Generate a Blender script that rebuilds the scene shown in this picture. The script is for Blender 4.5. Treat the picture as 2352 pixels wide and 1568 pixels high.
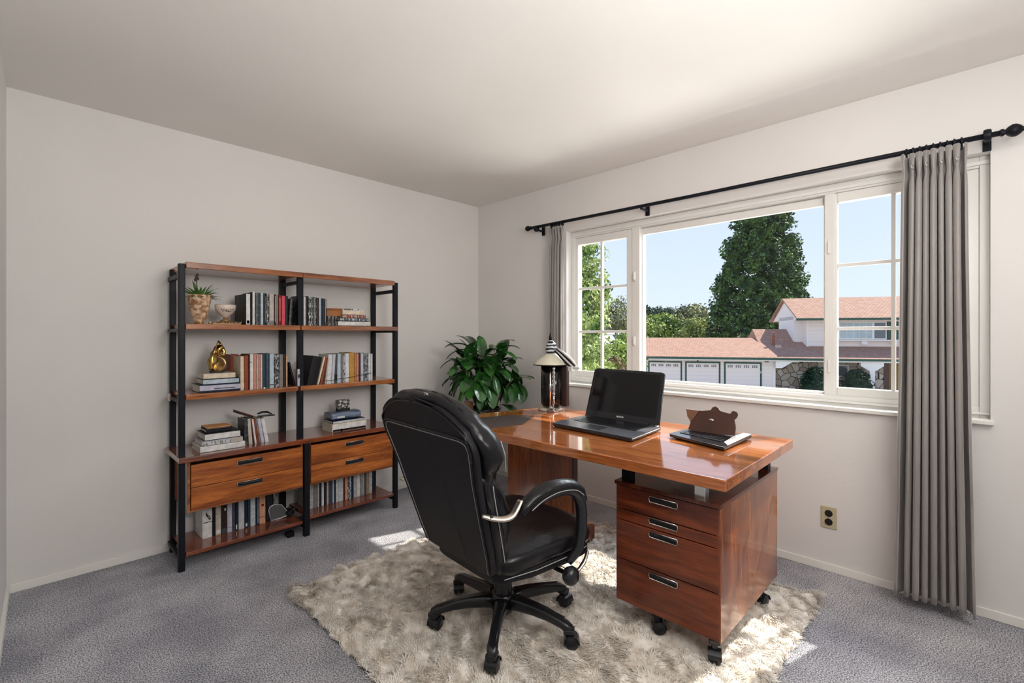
import bpy, bmesh, math, random
import numpy as np
from mathutils import Vector, Matrix, noise
for o in list(bpy.data.objects): bpy.data.objects.remove(o)
S = bpy.context.scene; COL = S.collection
R = math.radians; PI = math.pi
# ------------------------------------------------------------------ camera
CH = 1.2486; A0 = R(44.3); FPX = 1092.0; HZ = 768.0; WX = 2.968; WY = 3.339
cam = bpy.data.objects.new('camera', bpy.data.cameras.new('camera')); COL.objects.link(cam)
cam.location = (0, 0, CH); cam.rotation_euler = (R(90), 0, A0 - R(90))
cam.data.sensor_width = 36; cam.data.lens = FPX/2352*36; cam.data.shift_y = -(784-HZ)/2352
cam.data.clip_start = 0.02; cam.data.clip_end = 2000
S.camera = cam
DV = (math.cos(A0), math.sin(A0)); RV = (math.sin(A0), -math.cos(A0))
def at(u, v, dep):                       # a point seen at (u, v), dep metres away
    k = (u-1176)/FPX
    return Vector(((DV[0]+RV[0]*k)*dep, (DV[1]+RV[1]*k)*dep, CH+(HZ-v)/FPX*dep))
# ------------------------------------------------------------------ colour management
S.view_settings.view_transform = 'Standard'; S.view_settings.look = 'None'
S.view_settings.exposure = 0.0; S.view_settings.gamma = 1.0; S.view_settings.use_curve_mapping = False
# ------------------------------------------------------------------ sky
W = bpy.data.worlds.new('sky'); S.world = W; W.use_nodes = True
nt = W.node_tree; nt.nodes.clear()
wo = nt.nodes.new('ShaderNodeOutputWorld'); bg = nt.nodes.new('ShaderNodeBackground')
tc = nt.nodes.new('ShaderNodeTexCoord'); sx = nt.nodes.new('ShaderNodeSeparateXYZ'); cr = nt.nodes.new('ShaderNodeValToRGB')
nt.links.new(tc.outputs['Generated'], sx.inputs[0]); nt.links.new(sx.outputs['Z'], cr.inputs[0])
nt.links.new(cr.outputs[0], bg.inputs[0]); nt.links.new(bg.outputs[0], wo.inputs[0])
el = cr.color_ramp.elements
el[0].position = 0.0; el[0].color = (.80, .90, 1.0, 1)
el[1].position = 0.32; el[1].color = (.62, .75, 1.0, 1)
e = el.new(0.10); e.color = (.74, .85, 1.0, 1)
e = el.new(1.0); e.color = (.30, .48, .95, 1)
bg.inputs[1].default_value = 1.14
# ------------------------------------------------------------------ lights
def lamp(name, kind, loc, aim, energy, color, **kw):
    l = bpy.data.lights.new(name, kind); l.energy = energy; l.color = color
    for k, v in kw.items(): setattr(l, k, v)
    o = bpy.data.objects.new(name, l); COL.objects.link(o); o.location = loc
    d = Vector(aim)-Vector(loc); o.rotation_euler = d.to_track_quat('-Z', 'Y').to_euler(); return o
sd = Vector((-.64, .19, -.77))
lamp('sun', 'SUN', Vector((0, 0, 6)), Vector((0, 0, 6))+sd, 9.0, (1, .92, .80), angle=R(.8))
# unseen area lamps added outside the window, standing for sky light and ground bounce
lamp('sky_fill', 'AREA', (4.9, 1.2, 3.3), (2.0, 1.5, .8), 250, (.93, .97, 1), shape='RECTANGLE', size=3.2, size_y=1.6)
lamp('ground_bounce_fill', 'AREA', (5.7, 1.1, -.35), (2.2, 1.1, 2.2), 150, (1, .97, .90), shape='RECTANGLE', size=3.4, size_y=1.4)
# unseen fill lamps added behind the camera to brighten walls and ceiling; no fixtures
lamp('rear_down_fill', 'AREA', (1.5, -.75, 2.40), (1.5, -.2, 0), 26, (1, .97, .93), shape='DISK', size=1.0)
lamp('rear_up_fill', 'AREA', (.75, -.55, 1.75), (1.0, .4, 2.44), 45, (1, .97, .94), shape='DISK', size=.9)
# ------------------------------------------------------------------ materials
MC = {}
def mat(name, col, rough=.5, metal=0, spec=.5, var=0, vscale=8, bump=0, bscale=60, coat=0, sheen=0, stretch=None, col2=None, coord='Object', trans=0, detail=4, ramp=(.35, .65)):
    if name in MC: return MC[name]
    m = bpy.data.materials.new(name); m.use_nodes = True; n = m.node_tree; b = n.nodes['Principled BSDF']
    b.inputs['Base Color'].default_value = (*col, 1); b.inputs['Roughness'].default_value = rough; b.inputs['Metallic'].default_value = metal
    b.inputs['Specular IOR Level'].default_value = spec; b.inputs['Coat Weight'].default_value = coat; b.inputs['Coat Roughness'].default_value = .06
    b.inputs['Sheen Weight'].default_value = sheen
    if trans: b.inputs['Subsurface Weight'].default_value = 0
    t = n.nodes.new('ShaderNodeTexCoord'); mp = n.nodes.new('ShaderNodeMapping'); n.links.new(t.outputs[coord], mp.inputs[0])
    if stretch: mp.inputs['Scale'].default_value = stretch
    if var or col2:
        x = n.nodes.new('ShaderNodeTexNoise'); x.inputs['Scale'].default_value = vscale; x.inputs['Detail'].default_value = detail
        n.links.new(mp.outputs[0], x.inputs[0]); r = n.nodes.new('ShaderNodeValToRGB')
        c2 = col2 or tuple(min(1, c*(1+var)) for c in col); c1 = col if col2 else tuple(c*(1-var) for c in col)
        r.color_ramp.elements[0].color = (*c1, 1); r.color_ramp.elements[1].color = (*c2, 1)
        r.color_ramp.elements[0].position = ramp[0]; r.color_ramp.elements[1].position = ramp[1]
        n.links.new(x.outputs[0], r.inputs[0]); n.links.new(r.outputs[0], b.inputs['Base Color'])
    if bump:
        x = n.nodes.new('ShaderNodeTexNoise'); x.inputs['Scale'].default_value = bscale; x.inputs['Detail'].default_value = 5
        n.links.new(mp.outputs[0], x.inputs[0]); bp = n.nodes.new('ShaderNodeBump'); bp.inputs['Strength'].default_value = bump; bp.inputs['Distance'].default_value = .01
        n.links.new(x.outputs[0], bp.inputs['Height']); n.links.new(bp.outputs[0], b.inputs['Normal'])
    MC[name] = m; return m
def wood(name, light, dark, axis='X', rough=.22, coat=.5, scale=1.0):
    if name in MC: return MC[name]
    m = bpy.data.materials.new(name); m.use_nodes = True; n = m.node_tree; b = n.nodes['Principled BSDF']; L = n.links.new
    t = n.nodes.new('ShaderNodeTexCoord'); mp = n.nodes.new('ShaderNodeMapping'); L(t.outputs['Object'], mp.inputs[0])
    mp.inputs['Scale'].default_value = {'X': (.7, 9, 9), 'Y': (9, .7, 9), 'Z': (9, 9, .7)}[axis]
    a = n.nodes.new('ShaderNodeTexNoise'); a.inputs['Scale'].default_value = 2.2*scale; a.inputs['Detail'].default_value = 6; a.inputs['Distortion'].default_value = .8; L(mp.outputs[0], a.inputs[0])
    f = n.nodes.new('ShaderNodeTexNoise'); f.inputs['Scale'].default_value = 16*scale; f.inputs['Detail'].default_value = 4; L(mp.outputs[0], f.inputs[0])
    r = n.nodes.new('ShaderNodeValToRGB'); e = r.color_ramp.elements
    e[0].position = .33; e[0].color = (*dark, 1); e[1].position = .62; e[1].color = (*light, 1)
    q = e.new(.5); q.color = (*[.45*x+.55*y for x, y in zip(dark, light)], 1)
    L(a.outputs[0], r.inputs[0])
    r2 = n.nodes.new('ShaderNodeValToRGB'); r2.color_ramp.elements[0].position = .3; r2.color_ramp.elements[0].color = (.6, .55, .5, 1); r2.color_ramp.elements[1].position = .6; r2.color_ramp.elements[1].color = (1, 1, 1, 1)
    L(f.outputs[0], r2.inputs[0]); mx = n.nodes.new('ShaderNodeMix'); mx.data_type = 'RGBA'; mx.blend_type = 'MULTIPLY'; mx.inputs[0].default_value = 1
    L(r.outputs[0], mx.inputs[6]); L(r2.outputs[0], mx.inputs[7]); L(mx.outputs[2], b.inputs['Base Color'])
    b.inputs['Roughness'].default_value = rough; b.inputs['Coat Weight'].default_value = coat; b.inputs['Coat Roughness'].default_value = .05
    MC[name] = m; return m
M_wall = mat('wall_paint', (.715, .695, .675), .6, spec=.25, var=.025, vscale=1.3, bump=.10, bscale=35)
M_ceil = mat('ceiling_paint', (.80, .78, .75), .75, spec=.2, var=.02, vscale=1.0, bump=.10, bscale=25)
M_trim = mat('white_trim', (.78, .765, .72), .4, var=.02, vscale=3)
M_frame = mat('window_vinyl', (.74, .73, .70), .35, var=.02, vscale=3)
M_black = mat('black_metal', (.009, .010, .014), .40, spec=.15, metal=.0, var=.2, vscale=5)
M_chrome = mat('chrome', (.75, .74, .73), .18, metal=1, var=.05)
M_alu = mat('champagne_metal', (.62, .55, .48), .28, metal=1, var=.05)
M_leather = mat('black_leather', (.0055, .0055, .007), .28, spec=.30, var=.2, vscale=5, bump=.12, bscale=45, coat=.04)
M_leather2 = mat('black_back_panel', (.0065, .0065, .009), .45, spec=.22, var=.15, vscale=4, bump=.1, bscale=150)
M_pipe = mat('grey_piping', (.30, .29, .29), .4)
M_plast = mat('black_plastic', (.010, .011, .014), .25, var=.2, vscale=6)
M_W_shelf = wood('shelf_wood', (.44, .155, .048), (.21, .065, .022), 'X')
M_W_draw = wood('drawer_wood', (.50, .150, .028), (.20, .045, .011), 'X', rough=.35, coat=.1, scale=1.3)
M_W_desk = wood('desk_wood', (.52, .175, .050), (.30, .085, .026), 'Y', rough=.12, coat=.8)
M_W_ped = wood('pedestal_wood', (.22, .048, .016), (.085, .018, .008), 'Y', rough=.28, coat=.3)
M_W_side = wood('panel_wood', (.34, .105, .033), (.18, .050, .018), 'Z', rough=.18, coat=.5)
M_W_edge = mat('dark_wood_edge', (.06, .018, .01), .3, var=.3, vscale=20)
M_paper = mat('paper_pages', (.62, .58, .50), .8, var=.10, vscale=300, stretch=(1, 1, 1))
M_dark = mat('dark_recess', (.004, .004, .005), .6)
def carpet():
    m = mat('grey_carpet', (.24, .245, .275), 1, spec=.05); n = m.node_tree; b = n.nodes['Principled BSDF']; L = n.links.new
    t = n.nodes.new('ShaderNodeTexCoord')
    def nz(s, d, lo, hi, c0, c1):
        x = n.nodes.new('ShaderNodeTexNoise'); x.inputs['Scale'].default_value = s; x.inputs['Detail'].default_value = d; L(t.outputs['Object'], x.inputs[0])
        r = n.nodes.new('ShaderNodeValToRGB'); e = r.color_ramp.elements; e[0].position = lo; e[0].color = (*c0, 1); e[1].position = hi; e[1].color = (*c1, 1); L(x.outputs[0], r.inputs[0]); return x, r
    x1, r1 = nz(190, 3, .40, .60, (.255, .258, .285), (.90, .905, .97))
    x2, r2 = nz(3.2, 5, .35, .65, (.62, .62, .64), (1.0, .985, .97))
    mx = n.nodes.new('ShaderNodeMix'); mx.data_type = 'RGBA'; mx.blend_type = 'MULTIPLY'; mx.inputs[0].default_value = 1
    L(r1.outputs[0], mx.inputs[6]); L(r2.outputs[0], mx.inputs[7]); L(mx.outputs[2], b.inputs['Base Color'])
    bp = n.nodes.new('ShaderNodeBump'); bp.inputs['Strength'].default_value = 1; bp.inputs['Distance'].default_value = .012; L(x1.outputs[0], bp.inputs['Height']); L(bp.outputs[0], b.inputs['Normal'])
    return m
M_carpet = carpet()
def glassmat(name, tint=(1, 1, 1), refl=1.0):
    m = bpy.data.materials.new(name); m.use_nodes = True; n = m.node_tree; n.nodes.clear(); L = n.links.new
    o = n.nodes.new('ShaderNodeOutputMaterial'); tr = n.nodes.new('ShaderNodeBsdfTransparent'); g = n.nodes.new('ShaderNodeBsdfGlossy'); f = n.nodes.new('ShaderNodeFresnel'); mx = n.nodes.new('ShaderNodeMixShader')
    tr.inputs[0].default_value = (*tint, 1); g.inputs['Roughness'].default_value = .02; f.inputs[0].default_value = 1.45
    ge = n.nodes.new('ShaderNodeNewGeometry'); iv = n.nodes.new('ShaderNodeMath'); iv.operation = 'SUBTRACT'; iv.inputs[0].default_value = 1; L(ge.outputs['Backfacing'], iv.inputs[1])
    fm = n.nodes.new('ShaderNodeMath'); fm.operation = 'MULTIPLY'; L(f.outputs[0], fm.inputs[0]); L(iv.outputs[0], fm.inputs[1])
    L(fm.outputs[0], mx.inputs[0]); L(tr.outputs[0], mx.inputs[1]); L(g.outputs[0], mx.inputs[2]); L(mx.outputs[0], o.inputs[0]); return m
M_glass = glassmat('window_glass', (.97, .98, .98)); M_smoke = glassmat('smoked_glass', (.45, .44, .42))
# ------------------------------------------------------------------ mesh builder
class MB:
    def __init__(s): s.v = []; s.f = []
    def add(s, vs, fs):
        k = len(s.v); s.v += [tuple(x) for x in vs]; s.f += [tuple(i+k for i in f) for f in fs]; return s
    def box(s, x0, x1, y0, y1, z0, z1, m=None):
        vs = [Vector((x, y, z)) for z in (z0, z1) for y in (y0, y1) for x in (x0, x1)]
        if m: vs = [m @ v for v in vs]
        return s.add(vs, [(0, 2, 3, 1), (4, 5, 7, 6), (0, 1, 5, 4), (2, 6, 7, 3), (0, 4, 6, 2), (1, 3, 7, 5)])
    def rings(s, rs, closed=True, caps=True):
        n = len(rs[0]); vs = [p for r in rs for p in r]; fs = []
        for i in range(len(rs)-1):
            for j in range(n if closed else n-1):
                k = (j+1) % n; fs.append((i*n+j, i*n+k, (i+1)*n+k, (i+1)*n+j))
        if caps and closed: fs.append(tuple(range(n-1, -1, -1))); fs.append(tuple((len(rs)-1)*n+j for j in range(n)))
        return s.add(vs, fs)
    def lathe(s, prof, c=(0, 0, 0), n=28, axis='Z', m=None):
        rs = []
        for r, h in prof:
            ring = []
            for j in range(n):
                a = 2*PI*j/n; x, y = r*math.cos(a), r*math.sin(a)
                p = {'Z': (x, y, h), 'X': (h, x, y), 'Y': (y, h, x)}[axis]; p = Vector(p)
                if m: p = m @ p
                ring.append(p+Vector(c))
            rs.append(ring)
        return s.rings(rs)
    def tube(s, pts, rad, n=10, flat=1.0, spl=0):
        pts = [Vector(p) for p in pts]
        if spl:
            rd = rad if hasattr(rad, '__len__') else [rad]*len(pts); P, Q = [], []; N = len(pts)
            for i in range(N-1):
                a, b, c, d = pts[max(i-1, 0)], pts[i], pts[i+1], pts[min(i+2, N-1)]
                for k in range(spl):
                    t = k/spl; P.append(.5*((2*b)+(c-a)*t+(2*a-5*b+4*c-d)*t*t+(3*b-a-3*c+d)*t**3)); Q.append(rd[i]*(1-t)+rd[i+1]*t)
            pts, rad = P+[pts[-1]], Q+[rd[-1]]
        rs = []; up = Vector((0, 0, 1)); prev = None
        for i, p in enumerate(pts):
            t = (pts[min(i+1, len(pts)-1)]-pts[max(i-1, 0)]).normalized()
            if prev is None: a = t.cross(up) if abs(t.z) < .95 else t.cross(Vector((1, 0, 0)))
            else: a = prev - t*prev.dot(t)
            a.normalize(); prev = a; b = t.cross(a); r = rad[i] if hasattr(rad, '__len__') else rad
            rs.append([p+a*r*math.cos(2*PI*j/n)+b*r*flat*math.sin(2*PI*j/n) for j in range(n)])
        return s.rings(rs)
    def prism(s, poly, w0, w1, f):           # poly of (a, b); f(a, b, w) -> point
        n = len(poly); return s.add([f(a, b, w0) for a, b in poly]+[f(a, b, w1) for a, b in poly],
            [tuple(range(n-1, -1, -1)), tuple(range(n, 2*n))]+[(i, (i+1) % n, n+(i+1) % n, n+i) for i in range(n)])
    def loft(s, secs, n=40, p=2.6):          # secs: (centre, halfA vector, halfB vector)
        rs = []
        for c, a, b in secs:
            c, a, b = Vector(c), Vector(a), Vector(b); ring = []
            for j in range(n):
                t = 2*PI*j/n; ct, st = math.cos(t), math.sin(t)
                ring.append(c + a*math.copysign(abs(ct)**(2/p), ct) + b*math.copysign(abs(st)**(2/p), st))
            rs.append(ring)
        return s.rings(rs)
MW = {}
def place(o, loc=(0, 0, 0), rz=0):
    o.location = loc; o.rotation_euler = (0, 0, rz); MW[o.name] = Matrix.Translation(loc) @ Matrix.Rotation(rz, 4, 'Z')
def wmat(o):
    m = MW.get(o.name, Matrix()); return wmat(o.parent) @ m if o.parent else m
def tag(o, label=None, cat=None, group=None, kind=None):
    if label: o['label'] = label
    if cat: o['category'] = cat
    if group: o['group'] = group
    if kind: o['kind'] = kind
    return o
def thing(name, label, cat, loc, rz=0, group=None):
    o = bpy.data.objects.new(name, None); o.empty_display_size = .05; COL.objects.link(o); place(o, loc, rz); return tag(o, label, cat, group)
def obj(name, mb, m, parent=None, bevel=0, sub=0, smooth=False, local=False, kind=None, seg=2, autos=None):
    me = bpy.data.meshes.new(name); me.from_pydata([tuple(v) for v in mb.v], [], mb.f); me.validate(); me.update()
    bm = bmesh.new(); bm.from_mesh(me); bmesh.ops.recalc_face_normals(bm, faces=bm.faces); bm.to_mesh(me); bm.free()
    o = bpy.data.objects.new(name, me); COL.objects.link(o); MW[o.name] = Matrix()
    if parent:
        o.parent = parent
        if not local: me.transform(wmat(parent).inverted())
    ms = m if isinstance(m, (list, tuple)) else [m]
    for q in ms: me.materials.append(q)
    if smooth or sub:
        for p in me.polygons: p.use_smooth = True
    if bevel:
        b = o.modifiers.new('bevel', 'BEVEL'); b.width = bevel; b.segments = seg; b.limit_method = 'ANGLE'; b.angle_limit = R(40)
        for p in me.polygons: p.use_smooth = True
        b.harden_normals = True
    if sub: q = o.modifiers.new('subdivision', 'SUBSURF'); q.levels = sub; q.render_levels = sub
    if kind: o['kind'] = kind
    return o
def struct(name, mb, m, parent=None, **k):
    o = obj(name, mb, m, parent, **k)
    if not parent: o['kind'] = 'structure'
    return o
def B(*a, **k): return MB().box(*a, **k)
def npmesh(name, V, Fq, m, parent=None, smooth=False, local=False):   # quads from arrays
    me = bpy.data.meshes.new(name); me.vertices.add(len(V)); me.vertices.foreach_set('co', V.astype(np.float32).ravel())
    k = Fq.shape[1]; me.loops.add(Fq.size); me.loops.foreach_set('vertex_index', Fq.astype(np.int32).ravel())
    me.polygons.add(len(Fq)); me.polygons.foreach_set('loop_start', np.arange(0, Fq.size, k, dtype=np.int32)); me.polygons.foreach_set('loop_total', np.full(len(Fq), k, dtype=np.int32))
    me.update(calc_edges=True); me.materials.append(m); o = bpy.data.objects.new(name, me); COL.objects.link(o); MW[o.name] = Matrix()
    if smooth: me.polygons.foreach_set('use_smooth', np.ones(len(Fq), dtype=bool))
    if parent:
        o.parent = parent
        if not local: me.transform(wmat(parent).inverted())
    return o
# ================================================================== ROOM
RY = -1.7; H = 2.44
struct('floor', B(-.35, WX+.2, RY-.2, WY+.2, -.08, 0), M_carpet)
struct('ceiling', B(-.35, WX+.2, RY-.2, WY+.2, H, H+.1), M_ceil)
struct('wall_back', B(-.35, WX+.16, WY, WY+.14, 0, H), M_wall)
struct('wall_rear', B(-.35, WX+.16, RY-.14, RY, 0, H), M_wall)
wl = MB(); xa, xb = -.0624, -.0624-.020*(WY-RY)
wl.prism([(xa, WY), (xb, RY), (xb-.14, RY), (xa-.14, WY)], 0, H, lambda a, b, w: (a, b, w)); struct('wall_left', wl, M_wall)
OY0, OY1, OZ0, OZ1 = -.046, 2.300, .86, 2.058
w = MB(); X1 = WX+.16
w.box(WX, X1, RY, OY0, 0, H).box(WX, X1, OY1, WY, 0, H).box(WX, X1, OY0, OY1, 0, OZ0).box(WX, X1, OY0, OY1, OZ1, H)
struct('wall_right', w, M_wall)
struct('baseboard_back', B(xa, WX, WY-.012, WY, 0, .042), M_trim, bevel=.003)
struct('baseboard_right', B(WX-.012, WX, RY, WY-.012, 0, .042), M_trim, bevel=.003)
bl = MB(); bl.prism([(xa, WY-.012), (xb, RY), (xb+.012, RY), (xa+.012, WY-.012)], 0, .042, lambda a, b, w: (a, b, w)); struct('baseboard_left', bl, M_trim)
struct('baseboard_rear', B(xb+.012, WX-.012, RY, RY+.012, 0, .042), M_trim)
struct('trim_1', B(WX-.028, WX+.085, OY0-.012, OY1, .852, .872), M_trim, bevel=.004)     # window stool
# window: frame with three lights
win = bpy.data.objects.new('window_1', None); COL.objects.link(win); place(win, (WX+.1, 1.127, OZ0)); win['kind'] = 'structure'
FX0, FX1 = 3.035, 3.115
def rectring(mb, x0, x1, ya, yb, za, zb, t):
    tl, tr, tb, tt = t if hasattr(t, '__len__') else (t,)*4      # low y, high y, bottom, top
    mb.box(x0, x1, ya, ya+tl, za, zb).box(x0, x1, yb-tr, yb, za, zb).box(x0, x1, ya+tl, yb-tr, za, za+tb).box(x0, x1, ya+tl, yb-tr, zb-tt, zb); return mb
fr = MB(); rectring(fr, FX0, FX1+.02, OY0, OY1, OZ0+.006, OZ1, (.035, .03, .055, .05))
fr.box(FX0+.005, FX1+.02, .545, .590, .9, 2.02).box(FX0+.005, FX1+.02, 1.705, 1.765, .9, 2.02)
fr.box(FX0-.012, FX0, OY0, OY1, 2.018, 2.036); fr.box(FX0-.012, FX0, OY0, OY1, .885, .898)
struct('window_frame', fr, M_frame, win, bevel=.003)
def sash(ya, yb, za, zb, t, x0, x1): return struct('sash', rectring(MB(), x0, x1, ya, yb, za, zb, t), M_frame, win, bevel=.004)
def pane(ya, yb, za, zb, x): return struct('glass_pane', B(x, x+.005, ya, yb, za, zb), M_glass, win)
sash(1.760, 2.300-.025, .915, 2.008, (.052, .030, .05, .055), 3.045, 3.095); pane(1.812, 2.245, .965, 1.953, 3.07)
sash(.585, 1.715, .905, 2.004, (.016, .016, .030, .045), 3.075, 3.105); pane(.60, 1.70, .935, 1.959, 3.088)
sash(-.011, .560, .915, 2.008, (.055, .026, .05, .05), 3.045, 3.095); pane(.044, .534, .965, 1.958, 3.07)
def muntin(ym, ya, yb, za, zb, h1, h2):
    g = B(3.058, 3.082, ym-.009, ym+.009, za, zb)
    for h in (h1, h2): g.box(3.059, 3.081, ya, yb, h-.009, h+.009)
    return struct('muntin_grid', g, M_frame, win, bevel=.002)
muntin(2.036, 1.812, 2.245, .965, 1.953, 1.607, 1.271); muntin(.298, .044, .534, .965, 1.958, 1.62, 1.281)
for z in (1.665, 1.205):
    l = struct('sash_latch', MB().tube([(3.033, 1.738, z-.034), (3.026, 1.738, z-.02), (3.026, 1.738, z+.02), (3.033, 1.738, z+.034)], [.008, .011, .011, .008], 10), M_trim, win, smooth=True)
for z in (1.72, 1.08): struct('sash_hinge', B(3.030, 3.036, .562, .574, z-.035, z+.035), M_trim, win, bevel=.002)
# outlet
ot = thing('wall_outlet', 'beige duplex outlet plate on the wall between desk and curtain', 'outlet', (WX, .556, .283))
obj('cover_plate', B(WX-.006, WX, .520, .592, .226, .340), mat('almond_plastic', (.50, .43, .28), .4), ot, bevel=.003)
for dz in (.0225, -.0225):
    s = obj('receptacle', MB().lathe([(.0001, -.0085), (.0165, -.0085), (.0175, -.005)], (WX, .556, .283+dz), 24, 'X'), mat('almond_light', (.60, .53, .38), .4), ot)
    g = MB()
    for dy in (.0065, -.0065): g.box(WX-.0092, WX-.008, .556+dy-.0013, .556+dy+.0013, .283+dz+.001, .283+dz+.009)
    g.lathe([(.0001, -.0092), (.0024, -.0092), (.0024, -.008)], (WX, .556, .283+dz-.007), 12, 'X')
    g.lathe([(.0165, -.0088), (.0178, -.0088), (.0178, -.005), (.0165, -.005)], (WX, .556, .283+dz), 24, 'X')
    obj('slots', g, M_dark, s)
obj('plate_screw', MB().lathe([(.0001, -.0085), (.0025, -.0085), (.003, -.006)], (WX, .556, .283), 12, 'X'), M_alu, ot)
# ================================================================== CURTAINS
XR = 2.875; ZR = 2.106
rod = thing('curtain_rod', 'long black curtain rod with ball finials above the window', 'curtain rod', (XR, 1.27, ZR))
obj('pole', MB().tube([(XR, -.075, ZR-.008), (XR, 1.27, ZR-.004), (XR, 2.60, ZR+.008)], .0115, 14), M_black, rod, smooth=True)
def finial(y, s):
    pr = [(.012, 0), (.016, .006), (.016, .012), (.010, .018), (.020, .026), (.027, .038), (.027, .050), (.018, .064), (.009, .070), (.016, .078), (.021, .088), (.019, .100), (.010, .108), (.0005, .110)]
    return obj('finial', MB().lathe([(r*.95, h*s) for r, h in pr], (XR, y, ZR-.008 if s < 0 else ZR+.008), 20, 'Y'), M_black, rod, smooth=True)
finial(-.07, -1); f2 = MB().lathe([(.010, 0), (.015, .004), (.015, .010), (.009, .016), (.019, .026), (.022, .040), (.018, .054), (.006, .064), (.0005, .066)], (XR, 2.585, ZR+.008), 20, 'Y')
obj('finial', f2, M_black, rod, smooth=True)
for y in (-.035, 1.60, 2.53):
    b = MB().box(WX-.012, WX, y-.014, y+.014, ZR-.05, ZR+.03).box(XR, WX-.01, y-.007, y+.007, ZR-.024, ZR-.010)
    if y != 1.60: b.lathe([(.0115, -.014), (.024, -.012), (.026, 0), (.024, .012), (.0115, .014)], (XR, y, ZR-.006), 18, 'Y')
    else: b.box(XR-.006, XR+.006, y-.006, y+.006, ZR-.022, ZR-.009)
    obj('bracket', b, M_black, rod, bevel=.002)
M_cur = mat('taupe_satin', (.26, .238, .225), .42, sheen=.5, var=.10, vscale=9, bump=.10, bscale=220, stretch=(1, 1, .25))
def curtain(name, label, y0t, y1t, y0b, y1b, zb, npl, amp, grp, flare, seed):
    t = thing(name, label, 'curtain', (XR, (y0t+y1t)/2, zb), group=grp); random.seed(seed)
    NS, NZ = npl*16, 46; ph = [random.uniform(-.25, .25) for _ in range(npl+2)]; am = [random.uniform(.75, 1.15) for _ in range(npl+2)]; rs = []
    ztop = 2.070
    for iz in range(NZ+1):
        q = iz/NZ; z = ztop+(zb-ztop)*q; row = []
        pinch = max(0, 1-abs(z-(ztop-.085))/.06); fl = q**1.5
        for i in range(NS+1):
            u = i/NS; f = u*npl; k = int(min(f, npl-1)); a = 2*PI*f
            am_ = am[k]*(1-(f-k))+am[k+1]*(f-k)
            A = amp*am_*(1-.55*pinch)*(.72+.28*min(1, q*3))
            yy = (y1t+(y0t-y1t)*u)*(1-fl)+(y1b+(y0b-y1b)*u)*fl
            om = .0135*am_*(1-.4*pinch)*math.sin(2*a)
            x = XR-.004 - A*math.cos(a+ph[k]*.0) + .006*math.sin(3*q+k)
            zz = z + (.010*math.cos(a) if iz == 0 else 0)
            if flare and (u < .10 or u > .90):
                e = (1-u/.10) if u < .10 else (u-.90)/.10
                x += .020*e*math.sin(q*17+k)*q; yy += (-.0 if u < .1 else -.0)
                x += .012*noise.noise(Vector((0, u*40, z*22)))*q*e
            row.append((min(x, WX-.014), yy+om, zz))
        rs.append(row)
    me = MB(); me.rings(rs, closed=False)
    o = obj('curtain_fabric', me, M_cur, t, smooth=True); sd_ = o.modifiers.new('solid', 'SOLIDIFY'); sd_.thickness = .0022; sd_.offset = 0
    return t
cR = curtain('window_curtain', 'tall taupe pleated curtain hanging in full view at the right end of the window', .036, .236, .008, .260, .048, 8, .056, 'window curtains', True, 3)
cL = curtain('window_curtain', 'narrow taupe curtain bunched at the left end of the window, behind the lamp', 2.262, 2.375, 2.255, 2.372, .012, 4, .030, 'window curtains', False, 5)
def ringset(par, y0, y1, n):
    for i in range(n):
        y = y0+(y1-y0)*i/(n-1); m = MB()
        m.lathe([(.0135, -.003), (.018, -.0035), (.019, 0), (.018, .0035), (.0135, .003)], (XR, y, ZR-.010), 18, 'Y').box(XR-.003, XR+.003, y-.004, y+.004, ZR-.045, ZR-.026)
        obj('curtain_ring', m, M_black, par, bevel=.001)
ringset(cR, .045, .232, 9); ringset(cL, 2.268, 2.372, 4)
for i in range(4):
    y = .06+.05*i; h = MB(); h.tube([(XR-.047, y-.006, 1.998), (XR-.052, y, 2.010), (XR-.050, y+.004, 2.022), (XR-.047, y-.006, 2.018)], .0018, 6); obj('pleat_hook', h, M_chrome, cR, smooth=True)
# ================================================================== DESK
DT = .75
dk = thing('desk', 'large glossy reddish wood desk in front of the window', 'desk', (2.1, 1.4, 0))
top = MB(); pl = [(1.672, .612), (2.548, .622), (2.560, 2.110), (2.02, 2.235), (1.672, 2.235)]
top.prism(pl, DT-.042, DT, lambda a, b, w: (a, b, w)); obj('desktop', top, M_W_desk, dk, bevel=.004)
obj('under_rail', B(1.80, 1.82, 1.25, 2.16, DT-.065, DT-.042), M_W_edge, dk)
obj('leg_panel', B(2.205, 2.235, 1.665, 2.19, .145, DT-.042), M_W_side, dk, bevel=.003)
obj('panel_edge', B(2.200, 2.236, 1.651, 1.665, .13, DT-.042), M_W_edge, dk)
ft = MB(); ft.prism([(1.60, 0.03), (1.66, 0.03), (1.70, .075), (2.12, .085), (2.19, .03), (2.25, .03), (2.25, .115), (2.17, .145), (1.60, .145)], 1.65, 1.69, lambda a, b, w: (a+.13, w-.02, b))
obj('foot', ft, M_W_ped, dk, bevel=.004)
obj('foot', MB().prism([(2.0, .03), (2.4, .03), (2.4, .10), (2.0, .13)], 2.12, 2.16, lambda a, b, w: (a, w, b)), M_W_ped, dk, bevel=.004)
obj('support_rod', MB().tube([(2.195, 2.24, .70), (2.195, 2.24, .52)], .004, 8).lathe([(.0005, -.012), (.010, -.006), (.010, .006), (.0005, .012)], (2.195, 2.24, .515), 12), M_chrome, dk, smooth=True)
for x, y in ((1.83, .76), (2.42, .71), (1.83, 1.08)):
    obj('standoff', B(x-.020, x+.020, y-.022, y+.022, .620, DT-.042), M_chrome if x < 2 and y < 1 else M_black, dk, bevel=.003)
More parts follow.
